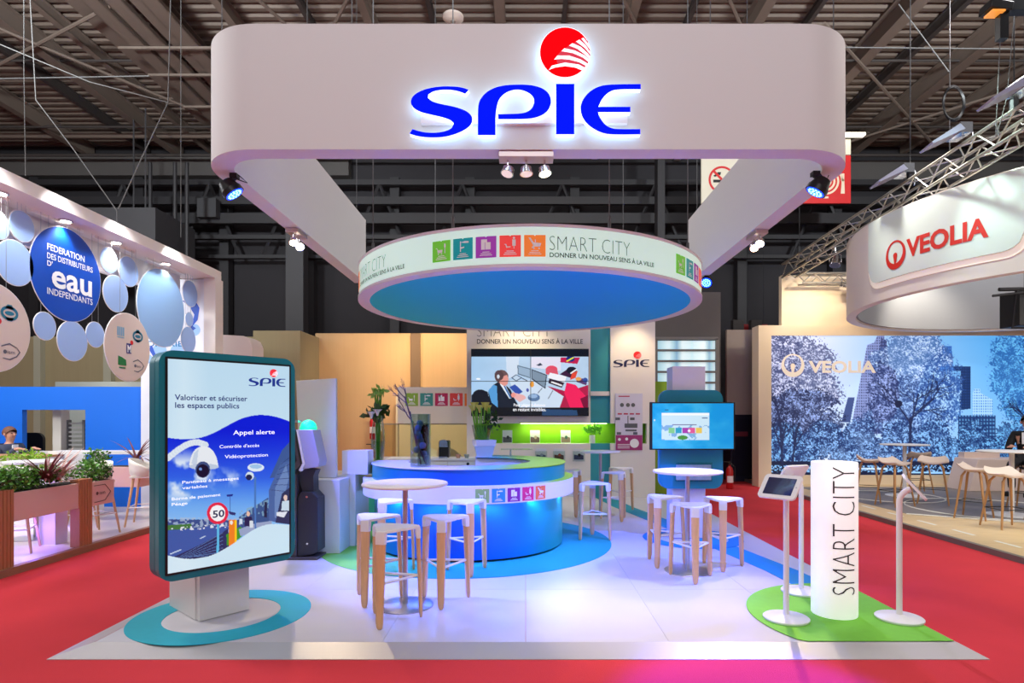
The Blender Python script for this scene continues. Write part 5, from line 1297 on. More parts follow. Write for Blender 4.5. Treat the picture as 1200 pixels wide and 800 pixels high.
tall_table(-6.75, 7.05, .3, 1.0, 'round table at the left edge behind the long planter')
single('counter_shelf', MB().box(-7.6, -5.95, 9.5, 9.8, 1.0, 1.05).box(-6.95, -6.88, 9.55, 9.75, .03, 1.0), PLASW, 'long white bar shelf before the blue wall', 'shelf')
single('counter_shelf', MB().box(-10.2, -7.45, 9.2, 9.65, .97, 1.0), OAK, 'wood-edged shelf under the opening of the blue wall', 'shelf')
single('low_counter', MB().box(-10.2, -7.45, 9.25, 9.65, .03, .965), WHITEM, 'white counter front below the blue wall opening', 'counter')
# blue wall with an opening
BW = 10.4; bX = lambda px: at(px,0,BW).x; bZ = lambda py: at(0,py,BW).z
BLU = mat('wall_blue', (0,108,225), .6)
lbw = sroot('blue_wall')
part('wall_panel', MB().box(-12, bX(26), BW, BW+.1, .03, bZ(453)), BLU, lbw, smooth=None)
part('wall_panel', MB().box(bX(26), bX(100), BW, BW+.1, bZ(480), bZ(453)), BLU, lbw, smooth=None)
part('wall_panel', MB().box(bX(100), EX(163), BW, BW+.1, .03, bZ(453)), BLU, lbw, smooth=None)
part('sill_panel', MB().box(bX(26), bX(100), BW, BW+.1, .03, 1.0), WHITEM, lbw, smooth=None)
part('inner_wall', MB().box(bX(-20), bX(120), BW+1.6, BW+1.7, .03, 2.3), mat('grey_green', (150,155,148), .7), lbw, smooth=None)
part('inner_column', MB().box(bX(51), bX(61), BW+.2, BW+.4, .03, bZ(470)), mat('pale_column', (205,200,190), .6), lbw, smooth=None)
sh = thing('slatted_shelf', 'grey slatted rack standing behind the blue wall opening', 'rack', (bX(80), BW+.35, .03))
for k in range(9): part('slat', MB().box(bX(62), bX(98), BW+.35, BW+.4, bZ(494+5.2*k)-.05, bZ(494+5.2*k)-.015), mat('rack_grey', (160,160,158), .5), sh, smooth=None)
for px in (61, 81, 99): part('upright', MB().box(bX(px)-.02, bX(px)+.02, BW+.33, BW+.42, .03, bZ(492)), mat('rack_dark', (110,110,112), .5), sh, smooth=None)
lamp('POINT', 'room_light', (bX(60), BW+.9, 2.4), None, 14, (1,.95,.88), .2)
# rounded white cabinet top behind the totem
single('arched_sign', MB().prism([(at(225,0,11.6).x, .0)]+[(at(225,0,11.6).x, at(0,400,11.6).z), (at(227,0,11.6).x, at(0,394,11.6).z), (at(233,0,11.6).x, at(0,390.5,11.6).z), (at(285,0,11.6).x, at(0,393.5,11.6).z), (at(292,0,11.6).x, at(0,397,11.6).z), (at(295.5,0,11.6).x, at(0,405,11.6).z), (at(295.5,0,11.6).x, .0)], lambda u, v, d: (u, 11.6+d, v), 0, .5), mat('arch_white', (222,206,202), .5), 'white block with rounded upper corners behind the top of the teal totem', 'sign')

# ------------------------------------------------------------------ right neighbour stand
WF2 = mat('light_oak_floor', (214,184,138), .45, var=.14, vscale=3, stretch=(1,8,1))
rs = sroot('right_stand_floor')
for j in range(24):
    y0_ = 2.5+.55*j; part('plank', MB().box(5.62, 14, y0_+.003, y0_+.547, -.3, .02), WF2, rs, smooth=None)
part('kerb', MB().box(5.55, 5.62, 2.5, 15.6, -.3, .024), mat('kerb_grey', (120,112,104), .5), rs, smooth=None)
GREYF = mat('grey_vinyl', (128,120,118), .5, var=.1, vscale=4)
part('grey_inlay', MB().prism([(6.2,9.6),(7.2,9.0),(9,8.2),(13.5,8.2),(13.5,13.4),(6.1,13.4)], F(.0205), 0, .002), GREYF, rs, smooth=None)
WL = mat('floor_line_white', (232,228,220), .6)
m = MB()
for k in range(9): m.box(5.95, 6.0, 4.2+.75*k, 4.6+.75*k, .0205, .0225)
for k in range(9): m.box(6.1, 6.2, 4.0, 4.05, .0205, .0225) if k == 0 else None
m.tube([(6.15,9.65,.024),(7.2,9.0,.024),(9,8.15,.024),(13,8.1,.024)], .018, 4)
for cx, cy, rr in ((8.0,10.2,1.3),(7.2,11.8,.9),(9.5,9.5,1.0)):
    m.tube([(cx+rr*math.cos(a*PI/24), cy+rr*math.sin(a*PI/24), .024) for a in range(48)], .014, 4, closed=True)
part('floor_line', m, WL, rs, smooth=None)
MW = 13.9; mX = lambda px: at(px,0,MW).x; mZ = lambda py: at(0,py,MW).z
vw_ = sroot('right_stand_wall')
VC = mat('right_wall_cream', (238,220,192), .6)
part('frame_wall', MB().box(mX(889), mX(904), MW, MW+.4, -.04, mZ(381)).box(mX(904), 15, MW, MW+.4, mZ(393), mZ(381)).box(mX(904), 15, MW, MW+.4, -.04, mZ(556.5)).box(mX(904), 15, MW+.04, MW+.4, mZ(556.5), mZ(393)), VC, vw_, smooth=None)
part('upper_wall', MB().box(mX(917), 15, MW+.05, MW+.2, mZ(381), mZ(322)), VC, vw_, smooth=None)
# the mural
Wm, Hm = 660, 280
x0, x1, y0, y1 = 904, 1290, 393, 556.5
mu = Img(Wm, Hm, homog([(0,0),(1,0),(1,1),(0,1)], [(x0,y0),(x1,y0),(x1,y1),(x0,y1)]))
mu.a[:] = (205,215,242); tx = np.clip((mu.X-960)/200, 0, 1)
mu.mix(tx, (90,170,235)); mu.mix(np.clip((mu.Y-393)/120, 0, 1)*.4, (190,215,245))
cm3 = lambda pts: [(880+x/3.75, 380+y/3.75) for x, y in pts]
def bld(pts, c, win=None, sx=2.6, sy=3.2):
    mu.poly(cm3(pts), c)
    if win is not None:
        g = ((mu.X % sx) > sx*.45) & ((mu.Y % sy) > sy*.45) & mu.inpoly(cm3(pts)); mu.mix(g.astype(float), win, .85)
bld([(515,90),(545,80),(560,48),(590,48),(580,200),(520,470),(440,470)], (130,145,200), (60,70,120))
bld([(575,60),(600,70),(640,480),(500,480)], (50,60,110), (100,115,170), 3.4, 4)
bld([(430,320),(460,320),(440,430),(400,430)], (55,75,130))
bld([(830,95),(885,95),(895,190),(925,200),(925,420),(800,420)], (45,95,175), (80,135,205))
bld([(895,185),(970,185),(970,370),(900,380)], (18,45,95), (30,65,125)); bld([(880,205),(925,205),(920,395),(890,395)], (110,170,225), (60,110,185))
bld([(978,310),(985,283),(1010,283),(1012,300),(1065,330),(1065,400),(978,400)], (165,210,242), (70,130,200))
bld([(915,400),(1080,400),(1080,520),(915,520)], (25,55,110), (90,150,205), 3.6, 4.4)
big = noise(Wm, Hm, 9, 6, 31, 3); fine = noise(Wm, Hm, 250, 110, 32, 2); fin2 = .5*noise(Wm, Hm, 330, 140, 33, 1)+.5*noise(Wm, Hm, 60, 30, 35, 2)
def tree(cx, cy, rx, ry, hi, lo, th=.45):
    d = np.sqrt(((mu.X-cx)/rx)**2+((mu.Y-cy)/ry)**2)+(big-.5)*.9+(fine-.5)*.45
    ins = d < 1; leaf = ins & (fine > th-.08*(1-d))
    mu.mix(ins.astype(float)*.72, lo); c = (fine-.3)*2.2
    mu.mix(leaf*np.clip((fin2-.32)*2.6, 0, 1), hi, .95)
# mural pixels: crowns
tree(918, 450, 60, 72, (215,222,250), (40,50,100)); tree(900, 430, 40, 60, (215,220,248), (50,60,110)); tree(925, 500, 58, 42, (150,175,235), (15,25,65))
tree(1072, 440, 44, 56, (195,218,252), (50,85,150)); tree(1066, 485, 46, 40, (160,198,250), (30,55,115)); tree(1100, 470, 24, 50, (170,212,252), (35,75,150))
tree(1036, 462, 17, 30, (150,170,230), (28,40,90))
tree(1203, 435, 36, 66, (110,195,250), (20,75,150)); tree(1250, 440, 50, 80, (100,185,245), (15,60,135))
for cx in range(900, 1300, 22): tree(cx, 525+8*math.sin(cx), 22, 24, (130+20*math.sin(cx*.3),195,252), (14,40,95), .45)
mu.poly([(904,540),(1300,540),(1300,557),(904,557)], (12,24,58)); mu.mix(((fine > .56) & (mu.Y > 545) & (mu.Y < 553)).astype(float), (130,185,240)); mu.line(930, 548, 1040, 549, 2.0, (190,215,245)); mu.line(1060, 553, 1130, 554, 2.0, (150,200,245))
def br(x, y, dx, dy, L, w, n, rg):
    x2, y2 = x+dx*L, y+dy*L; mu.line(x, y, x2, y2, w, (22,32,72), .85)
    if n:
        for _ in range(3):
            a = math.atan2(dy, dx)+rg.uniform(-.9, .9); q = rg.uniform(.35, 1); br(x+dx*L*q, y+dy*L*q, math.cos(a), math.sin(a), L*rg.uniform(.5,.75), w*.6, n-1, rg)
rg = random.Random(5)
br(1067, 545, .02, -1, 55, 3.6, 4, rg); br(918, 545, -.05, -1, 52, 3.2, 4, rg); br(930, 540, .12, -1, 40, 2.4, 3, rg); br(1225, 545, 0, -1, 50, 3, 4, rg)
mu.ell(1054, 473, 4.5, 4.2, (18,26,60))
mr_ = thing('wall_mural', 'large blue-tinted printed mural of city trees and towers on the right stand wall', 'mural', (mX(1100), MW, mZ(556.5)))
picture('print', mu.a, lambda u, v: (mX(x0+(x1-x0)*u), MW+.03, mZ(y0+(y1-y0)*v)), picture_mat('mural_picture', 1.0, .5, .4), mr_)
BEI = mat('logo_beige', (236,222,206), .5, emit=.35)
tx_ = lambda u, v, d: (u, MW+.028-d, v)
m = MB(); text(m, 'VEOLIA', tx_, mX(948), mZ(436), .27, mX(1027)-mX(948), off=.035, d=.01); part('lettering', m, BEI, mr_, smooth=None)
def vlogo(f, cx, cz, rx, rz, mb, d):
    N = 40; P = [(cx+rx*math.cos(2*PI*i/N), cz+rz*math.sin(2*PI*i/N)) for i in range(N+1)]; Q = [(cx+rx*.74*math.cos(2*PI*i/N), cz+rz*.14+rz*.74*math.sin(2*PI*i/N)) for i in range(N+1)]
    for i in range(N): mb.flat([P[i], P[i+1], Q[i+1], Q[i]], f, d)
    mb.flat(circ(cx, cz-rz*.02, rx*.2, 16), f, d+.001); mb.flat([(cx-rx*.2, cz-rz*.05), (cx+rx*.2, cz-rz*.05), (cx+rx*.08, cz-rz*.62), (cx-rx*.08, cz-rz*.62)], f, d+.001)
m = MB(); vlogo(tx_, mX(929.5), mZ(428), .27, .27, m, .01); part('logo_emblem', m, BEI, mr_, smooth=None)
lamp('SPOT', 'wall_spot', (6.6, 12.6, 4.7), (6.6, 13.9, 3.6), 130, (1,.85,.62), .06, spot=110, blend=.8)
lamp('SPOT', 'wall_spot', (8.6, 12.2, 4.7), (8.6, 13.9, 3.0), 140, (1,.9,.75), .06, spot=110, blend=.8)
# curved sign drum
DC = (9.4, 9.9); DR = 3.6; dz0, dz1 = 3.5, 4.86
# angle phi from -x towards -y  ==  arc angle (0 = -y, + = +x):  arc = phi-90
vd = thing('curved_sign', 'large curved white hanging drum sign with red lettering over the right stand', 'hanging sign', (DC[0]-DR, DC[1], dz0))
part('drum', MB().arc(DC, DR-.16, DR, dz0, dz1, -270, 30, 120), mat('drum_cream', (232,222,214), .5), vd)
dm = lambda u, v, d: (DC[0]-(DR+d)*math.cos(u/DR), DC[1]-(DR+d)*math.sin(u/DR), v)
def dpoly(a0, a1, z0_, z1_, r, d0, d1, mb, n=40):
    # panel with rounded corners, built in strips
    L0, L1 = R(a0)*DR, R(a1)*DR; vs = []
    for i in range(n+1):
        u = L0+(L1-L0)*i/n; e = min(u-L0, L1-u); k = 0 if e >= r else r-math.sqrt(max(0, r*r-(r-e)**2))
        for d in (d0, d1):
            for z in (z0_+k, z1_-k*0): vs.append(dm(u, z, d))
    fs = []
    for i in range(n):
        a, b = 4*i, 4*(i+1); fs += [(a+2,b+2,b+3,a+3), (a,a+2,b+2,b), (a+1,b+1,b+3,a+3), (a,b,b+1,a+1)]
    fs += [(0,1,3,2), (4*n,4*n+2,4*n+3,4*n+1)]
    mb.add(vs, fs); return mb
part('glow_border', dpoly(-3, 37.5, dz0+.2, dz1-.02, .3, .0, .012, MB()), mat('drum_glow', (255,242,226), .5, emit=.3), vd)
part('face_panel', dpoly(-2, 36.5, dz0+.29, dz1-.03, .25, .012, .05, MB()), mat('drum_face', (214,226,220), .5), vd)
RV = mat('sign_red', (205,42,32), .45)
m = MB(); text(m, 'VEOLIA', dm, R(12)*DR, 4.04, .27, R(18.3)*DR, off=.035, d=.056); part('lettering', m, RV, vd, smooth=None)
m = MB(); vlogo(dm, R(8.6)*DR, 4.13, .2, .225, m, .056); part('logo_emblem', m, RV, vd, smooth=None)
part('inner_lining', MB().arc(DC, DR-.2, DR-.161, dz0+.04, dz1, -270, 30, 120), mat('lining_grey', (150,152,156), .8), vd)
for y, c in ((9.2, (1,.95,.85)), (7.6, (.75,1,.9))):
    lamp('SPOT', 'drum_flood', (5.1, y+.0, 6.1), (6.2, y-.3, 4.3), 300, c, .1, spot=80, blend=.8)
# trusses
TRM = mat('truss_aluminium', (190,186,178), .35, .9)
def truss(p0, p1, s, n, label, chords=4):
    t = thing('truss', label, 'truss', Vector(p0), 'aluminium trusses of the right stand'); p0 = Vector(p0); p1 = Vector(p1); d = (p1-p0).normalized()
    sd = d.cross(Vector((0,0,1))).normalized(); up = sd.cross(d)
    cs = [sd*s/2+up*s/2, sd*s/2-up*s/2, -sd*s/2-up*s/2, -sd*s/2+up*s/2]
    for c in cs: part('chord', MB().cyl(p0+c, p1+c, .024, n=8), TRM, t)
    L = (p1-p0).length
    for f in range(4):
        m = MB(); a, b = cs[f], cs[(f+1)%4]
        for k in range(n):
            q0, q1 = p0+d*L*k/n, p0+d*L*(k+1)/n; m.cyl(q0+(a if k%2 else b), q1+(b if k%2 else a), .011, n=6)
        part('lacing', m, TRM, t)
    return t
truss((6.05, 13.75, 4.95), (6.05, 2.5, 5.3), .3, 36, 'long aluminium truss running over the right stand along the aisle')
truss((6.25, 13.6, 4.73), (7.9, 13.6, 4.73), .22, 7, 'short aluminium truss along the top of the cream wall')
for x, y, lab in ((6.05, 13.2, 'far'), (6.05, 9.4, 'middle'), (6.05, 7.4, 'near')):
    single('truss_cable', MB().cyl((x, y, 5.24+.031*(13.75-y)), (x, y, 9.9), .008, n=5).lathe([(.05,0),(.05,.2)], (x, y, 5.12+.031*(13.75-y)), 8), DARK, lab+' suspension cable of the long right truss', 'cable')
def flood(x, y, z, label):
    t = thing('flood_light', label, 'floodlight', (x, y, z), 'hooded floodlights on the right truss')
    f = lambda u, v, d: (x+u*.5-v*.15, y+d, z+u*.1+v)
    c = Vector((x, y, z))
    m = MB(); m.add([c+Vector(p) for p in ((-.42,-.15,-.08),(-.05,-.17,.16),(.0,.15,.16),(-.38,.17,-.08),(-.4,-.15,-.1),(.02,-.17,.09),(.05,.15,.09),(-.36,.17,-.1))], [(0,1,2,3),(4,7,6,5),(0,4,5,1),(3,2,6,7),(0,3,7,4),(1,5,6,2)])
    part('hood', m, mat('hood_grey', (176,180,205), .35, .3), t)
    part('housing', MB().cbox(c+Vector((.05,0,.12)), .16, .3, .14), CHROME, t); part('bracket', MB().tube([c+Vector((.1,0,.15)), c+Vector((.2,0,.22)), c+Vector((.24,0,.1)), c+Vector((.22,0,-.1))], .012, 6), CHROME, t)
flood(5.86, 9.35, 5.32, 'smaller hooded floodlight on the long truss above the red lettering'); flood(5.86, 8.15, 5.36, 'middle hooded floodlight on the long truss, larger'); flood(5.86, 7.1, 5.4, 'nearest hooded floodlight on the truss, at the right frame edge')
def par(c, d, label, lit):
    t = thing('par_lamp', label, 'spotlight', c, 'round lamps on the right trusses'); c = Vector(c); d = Vector(d).normalized()
    part('can', MB().cyl(c-d*.14, c+d*.08, .06, .1, 18), CHROME, t); part('lens', MB().cyl(c+d*.075, c+d*.085, .092, .092, 18), mat('par_glow', (255,240,205), .4, emit=9) if lit else mat('par_dim', (120,120,125), .2, .5), t)
    part('yoke', MB().tube([c+Vector((-.12,0,0)), c+Vector((-.12,0,.16)), c+Vector((.12,0,.16)), c+Vector((.12,0,0))], .012, 6).tube([c+Vector((0,0,.16)), c+Vector((0,0,.3))], .015, 6), CHROME, t)
par(at(979, 307, 12.2), (-.3,-.3,-1), 'unlit chrome lamp hanging under the corner of the trusses', False)
par(at(992.5, 336, 13.3), (.5,-1,-.2), 'glowing round lamp below the short truss on the cream wall', True)
# cable coil, lamp bracket, stage speaker
cc = thing('cable_coil', 'black coil of cable hanging on a rope under the roof at right', 'cable coil', at(1117, 139, 9.5))
m = MB()
for k in range(7):
    c = at(1117+.4*(k%3), 121+.6*(k%2), 9.5+.02*k); m.tube([c+Vector((.16*math.cos(a*PI/14)*(1+.04*k%.1), 0, (.25+.006*k)*math.sin(a*PI/14))) for a in range(28)], .012, 5, closed=True)
part('coil', m, BLACK, cc); part('rope', MB().cyl(at(1113, 102, 9.5), (at(1113,0,9.5).x, 9.5, 9.9), .008, n=5).cyl(at(1113, 140, 9.5), at(1113, 178, 9.5), .004, n=4), STEEL, cc)
hl = thing('hanging_lamp', 'black lamp on a bracket at the top right corner', 'spotlight', at(1172, 20, 7.0))
c = at(1172, 14, 7.0)
part('head', MB().cbox(c+Vector((-.05,0,.03)), .26, .2, .1, Matrix.Rotation(.15, 3, 'Y')), BLACK, hl, bevel=.01); part('lens', MB().cbox(c+Vector((-.08,-.02,-.035)), .15, .14, .02), mat('amber_lens', (230,150,60), .3, emit=.8), hl)
part('arm', MB().cbox(c+Vector((.02,0,-.18)), .1, .08, .3).cbox(c+Vector((.22,0,.05)), .34, .12, .12), BLACK, hl); part('rope', MB().cyl(c+Vector((.03,0,0)), (c.x+.03, 7.0, 9.9), .008, n=5), STEEL, hl)
sp = thing('stage_speaker', 'black speaker in a metal frame hanging inside the curved drum sign', 'speaker', (8.05, 9.6, 3.0))
part('cabinet', MB().box(7.85, 8.45, 9.5, 9.9, 3.05, 3.6), BLACK, sp, bevel=.01)
part('frame', MB().tube([(7.72,9.4,3.62),(7.66,9.4,3.0),(8.5,9.4,2.98)], .02, 6).tube([(7.45,9.4,3.6),(8.5,9.4,3.62)], .03, 6).tube([(7.35,9.4,3.5),(7.9,9.4,3.56),(8.4,9.4,3.5)], .02, 6), DARK, sp)
part('hanger', MB().cyl((8.1,9.7,3.6),(8.1,9.7,9.9),.01,n=5), DARK, sp)
# moulded bar stools of the right stand
def saddle_stool():
    t = thing('saddle_stool', 'saddle', 'bar stool', (0,0,0), 'moulded oak-legged stools of the right stand')
    n, k = 12, 10; vs = []
    for i in range(k+1):
        for j in range(n+1):
            u = j/n*2-1; v = i/k; x = .24*u*math.sqrt(max(0, 1-(v*2-1)**4*.45)); y = -.17+.36*v
            z = .735+.03*u*u+(.10*max(0, (v-.55)/.45)**1.6)+.012*(1-v)**3
            vs.append((x, y, z))
    N = len(vs); vs += [(x*.98, y, z-.018-.012*(1-abs(x)/.24)) for x, y, z in vs]
    fs = [(i*(n+1)+j, i*(n+1)+j+1, (i+1)*(n+1)+j+1, (i+1)*(n+1)+j) for i in range(k) for j in range(n)]
    fs += [tuple(N+a for a in reversed(f)) for f in fs]
    bd_ = [j for j in range(n)]+[i*(n+1)+n for i in range(k)]+[k*(n+1)+n-j for j in range(n)]+[(k-i)*(n+1) for i in range(k)]
    for a, b in zip(bd_, bd_[1:]+bd_[:1]): fs.append((a, b, N+b, N+a))
    part('seat', MB().add(vs, fs), mat('saddle_seat', (226,206,192), .5), t, smooth=60)
    for sx in (-1, 1):
        for sy in (-1, 1): part('leg', MB().tube([(sx*.1, sy*.09, .725), (sx*.15, sy*.12, .66), (sx*.235, sy*.2, 0)], [.016,.019,.013], 8), OAK, t, smooth=60)
    m = MB(); P = [(.2*sx, .17*sy, .27) for sx, sy in ((1,1),(-1,1),(-1,-1),(1,-1))]
    for q in range(4): m.tube([P[q], P[(q+1)%4]], .006, 6)
    part('footrest', m, DARK, t); return t
s0 = saddle_stool()
for i, (x, y, a, lab) in enumerate([(6.42,11.2,60,'moulded stool at the left of the far round table, behind the lit column'),(6.55,10.6,20,'moulded stool in front of the far round table'),(8.15,12.45,170,'moulded stool behind the far round table'),(7.4,10.85,-35,'moulded stool right of the far round table pole'),
      (6.98,9.3,40,'moulded stool with a grey-white seat left of the near right table'),(6.85,8.5,0,'moulded pinkish stool nearest the kerb before the right table'),(7.65,8.75,-30,'moulded stool cut by the right frame edge')]):
    if i == 0: s0.location = (x, y, .024); s0.rotation_euler = (0,0,R(a)); s0['label'] = lab
    else: dup(s0, (x, y, .024), R(a), lab)
for x, y, r, lab in ((7.55, 11.9, .44, 'round white far bar table before the tree mural'), (7.78, 9.56, .47, 'round white bar table at the right frame edge')):
    t = thing('bar_table', lab, 'bar table', (x, y, .024), 'white tables of the right stand')
    part('tabletop', MB().lathe([(r-.02,1.03),(r,1.045),(r-.02,1.055)], (x,y,0), 48), PLASW, t); part('pole', MB().cyl((x,y,.03),(x,y,1.03),.035,n=16), PLASW, t); part('base', MB().lathe([(.34,.0),(.34,.01),(.05,.025)], (x,y,.024), 40), PLASW, t)
bx_ = thing('bench', 'low pinkish white bench block before the tree mural', 'bench', (10.2, 12.8, .024))
part('seat_block', MB().prism([(9.35,.024),(11.6,.024),(11.6,.7),(9.55,.7)], lambda u, v, d: (u, 12.6+d, v), 0, .7), mat('bench_pink', (222,200,190), .5), bx_, bevel=.01)
part('backrest', MB().box(9.62, 10.4, 13.1, 13.28, .7, .82), mat('bench_pink', (222,200,190), .5), bx_)
# hall safety banners
def banner(x0p, x1p, y0p, y1p, Y, m, name, label):
    a, b = at(x0p, y1p, Y), at(x1p, y0p, Y); t = thing(name, label, 'sign', (a.x+(b.x-a.x)/2, Y, a.z))
    part('panel', MB().box(a.x, b.x, Y, Y+.06, a.z, b.z), m, t); part('cable', MB().cyl((a.x+.1, Y+.03, b.z), (a.x+.1, Y+.03, 9.9), .008, n=5).cyl((b.x-.1, Y+.03, b.z), (b.x-.1, Y+.03, 9.9), .008, n=5), DARK, t); return t, (lambda u, v, d: (a.x+u*(b.x-a.x), Y-d, a.z+v*(b.z-a.z)))
t, f = banner(822, 868, 183, 238, 15.5, mat('banner_white', (214,206,186), .6, emit=.12), 'no_smoking_sign', 'white no smoking sign hanging far behind the right wing')
N = 36; m = MB()
for i in range(N):
    a0_, a1_ = 2*PI*i/N, 2*PI*(i+1)/N; m.flat([(.52+r_*.34*math.cos(a_), .5+r_*.29*math.sin(a_)) for r_, a_ in ((1,a0_),(1,a1_),(.84,a1_),(.84,a0_))], f, .004)
m.flat([(.27,.68),(.31,.72),(.77,.32),(.73,.28)], f, .008); part('red_ring', m, mat('banner_red', (200,32,34), .5, emit=.1), t, smooth=None)
m = MB(); m.flat([(.3,.5),(.62,.5),(.62,.44),(.3,.44)], f, .006); m.flat([(.3,.58),(.42,.66),(.5,.66),(.48,.6),(.34,.56)], f, .006); part('cigarette', m, BLACK, t, smooth=None)
t, f = banner(938, 997, 182, 238, 15.5, mat('banner_red', (200,32,34), .5, emit=.1), 'hose_sign', 'red fire hose sign with white coil, behind the front right corner of the sign')
m = MB()
for q in range(4):
    r_ = .1+.075*q
    for i in range(N):
        if q == 3 and i > 27: continue
        a0_, a1_ = 2*PI*i/N, 2*PI*(i+1)/N; m.flat([(.5+(r_+o)*math.cos(a_), .46+(r_+o)*math.sin(a_)*1.05) for o, a_ in ((.02,a0_),(.02,a1_),(-.02,a1_),(-.02,a0_))], f, .004)
m.flat([(.82,.46),(.87,.46),(.87,.62),(.82,.62)], f, .004); m.flat([(.80,.2),(.88,.2),(.87,.5),(.82,.5)], f, .004)
part('white_coil', m, mat('banner_cream', (226,206,180), .5, emit=.1), t, smooth=None)
part('top_panel', MB().box(at(938,0,15.5).x, at(997,0,15.5).x, 15.5, 15.56, at(0,181,15.5).z, at(0,163,15.5).z), mat('banner_white', (214,206,186), .6, emit=.12), t)
tl = at(996, 158.5, 15.3)
part('tube_lamp', MB().box(tl.x-.4, tl.x+.35, 15.2, 15.35, tl.z-.03, tl.z+.03), mat('tube_glow', (255,248,225), .5, emit=4), t)
# round ceiling device, cables crossing
rd = thing('ceiling_speaker', 'round white disc device hanging from the roof above the sign', 'ceiling speaker', at(531, 27, 11))
c = at(531, 21, 11)
part('disc', MB().lathe([(.06,-.06),(.12,-.05),(.19,-.01),(.19,.03),(.1,.06)], c, 32), mat('device_white', (205,190,180), .5), rd); part('centre', MB().lathe([(.05,-.075),(.05,-.06)], c, 16), mat('device_grey', (150,140,132), .5), rd); part('rod', MB().cyl(c, (c.x, 11, 9.9), .01, n=5), STEEL, rd)
ROPE = mat('rope_pale', (98,98,98), .7, 0)
def wire(P, lab, r=.008):
    mb = MB(); mb.tube(P, r, 5)
    return single('rigging_wire', mb, ROPE, lab, 'wire', 'rigging wires under the roof')
wire([(at(28,0,8).x, 8, 9.95), at(28, 82, 8), at(30, 206, 8)], 'vertical rigging wire near the upper left corner', .005)
wire([(at(24,0,8.5).x, 8.5, 9.95), at(42, 117, 8.5), at(84, 172, 8.5), at(137, 247, 8.5), (at(137,0,8.5).x, 8.5, 4.14)], 'slanting wire above the left portal, left leg of a V')
wire([(at(205,0,8.5).x, 8.5, 9.95), at(197, 120, 8.5), at(165, 187, 8.5), at(138.5, 245, 8.5)], 'slanting wire above the left portal, right leg of a V')
wire([at(-300, -80, 8.5), at(0, 52, 8.5), at(105, 96, 8.5), at(197, 120, 8.5)], 'long thin wire crossing the roof at upper left')
wire([(at(212,0,9.5).x, 9.5, 9.95), at(212, 190, 9.5), at(212, 278, 9.5)], 'vertical wire right of the V wires', .005)
wire([at(1053, 5, 9.5), at(1112, 84, 9.5)], 'slanting wire leading to the cable coil')
wire([at(1174, 0, 7.3), at(1167, 160, 7.3)], 'wire by the black lamp, left one of two', .005)
wire([at(1190, 0, 7.3), at(1180, 115, 7.3), at(1168, 160, 7.3)], 'wire by the black lamp, right one of two', .005)
wire([at(983, 55.5, 11), at(1200, 57.5, 11), at(1260, 58, 11)], 'long horizontal wire under the roof at right', .012)
wire([at(-20, 92.5, 11), at(60, 91, 11), at(175, 89, 11)], 'horizontal wire under the roof at left', .012)
# people
def skin(name, nodes, edges, m, parent, sub=1, root=None):
    me = bpy.data.meshes.new(name); keys = list(nodes); ix = {k: i for i, k in enumerate(keys)}; org = worldloc(parent)
    me.from_pydata([tuple(Vector(nodes[k][0])-org) for k in keys], [(ix[a], ix[b]) for a, b in edges], [])
    o = bpy.data.objects.new(name, me); COL.objects.link(o)
    bm = bmesh.new(); bm.from_mesh(me); lay = bm.verts.layers.skin.verify(); bm.verts.ensure_lookup_table()
    for k in keys:
        r = nodes[k][1]; bm.verts[ix[k]][lay].radius = (r, r) if not isinstance(r, tuple) else r
        bm.verts[ix[k]][lay].use_root = (k == (root or keys[0]))
    bm.to_mesh(me); bm.free()
    o.modifiers.new('skin', 'SKIN').use_smooth_shade = True; s = o.modifiers.new('sub', 'SUBSURF'); s.levels = s.render_levels = sub
    dg = bpy.context.evaluated_depsgraph_get(); dg.update(); new = bpy.data.meshes.new_from_object(o.evaluated_get(dg))
    o.modifiers.clear(); o.data = new; new.materials.clear(); new.materials.append(m)
    for p in new.polygons: p.use_smooth = True
    o.parent = parent; return o
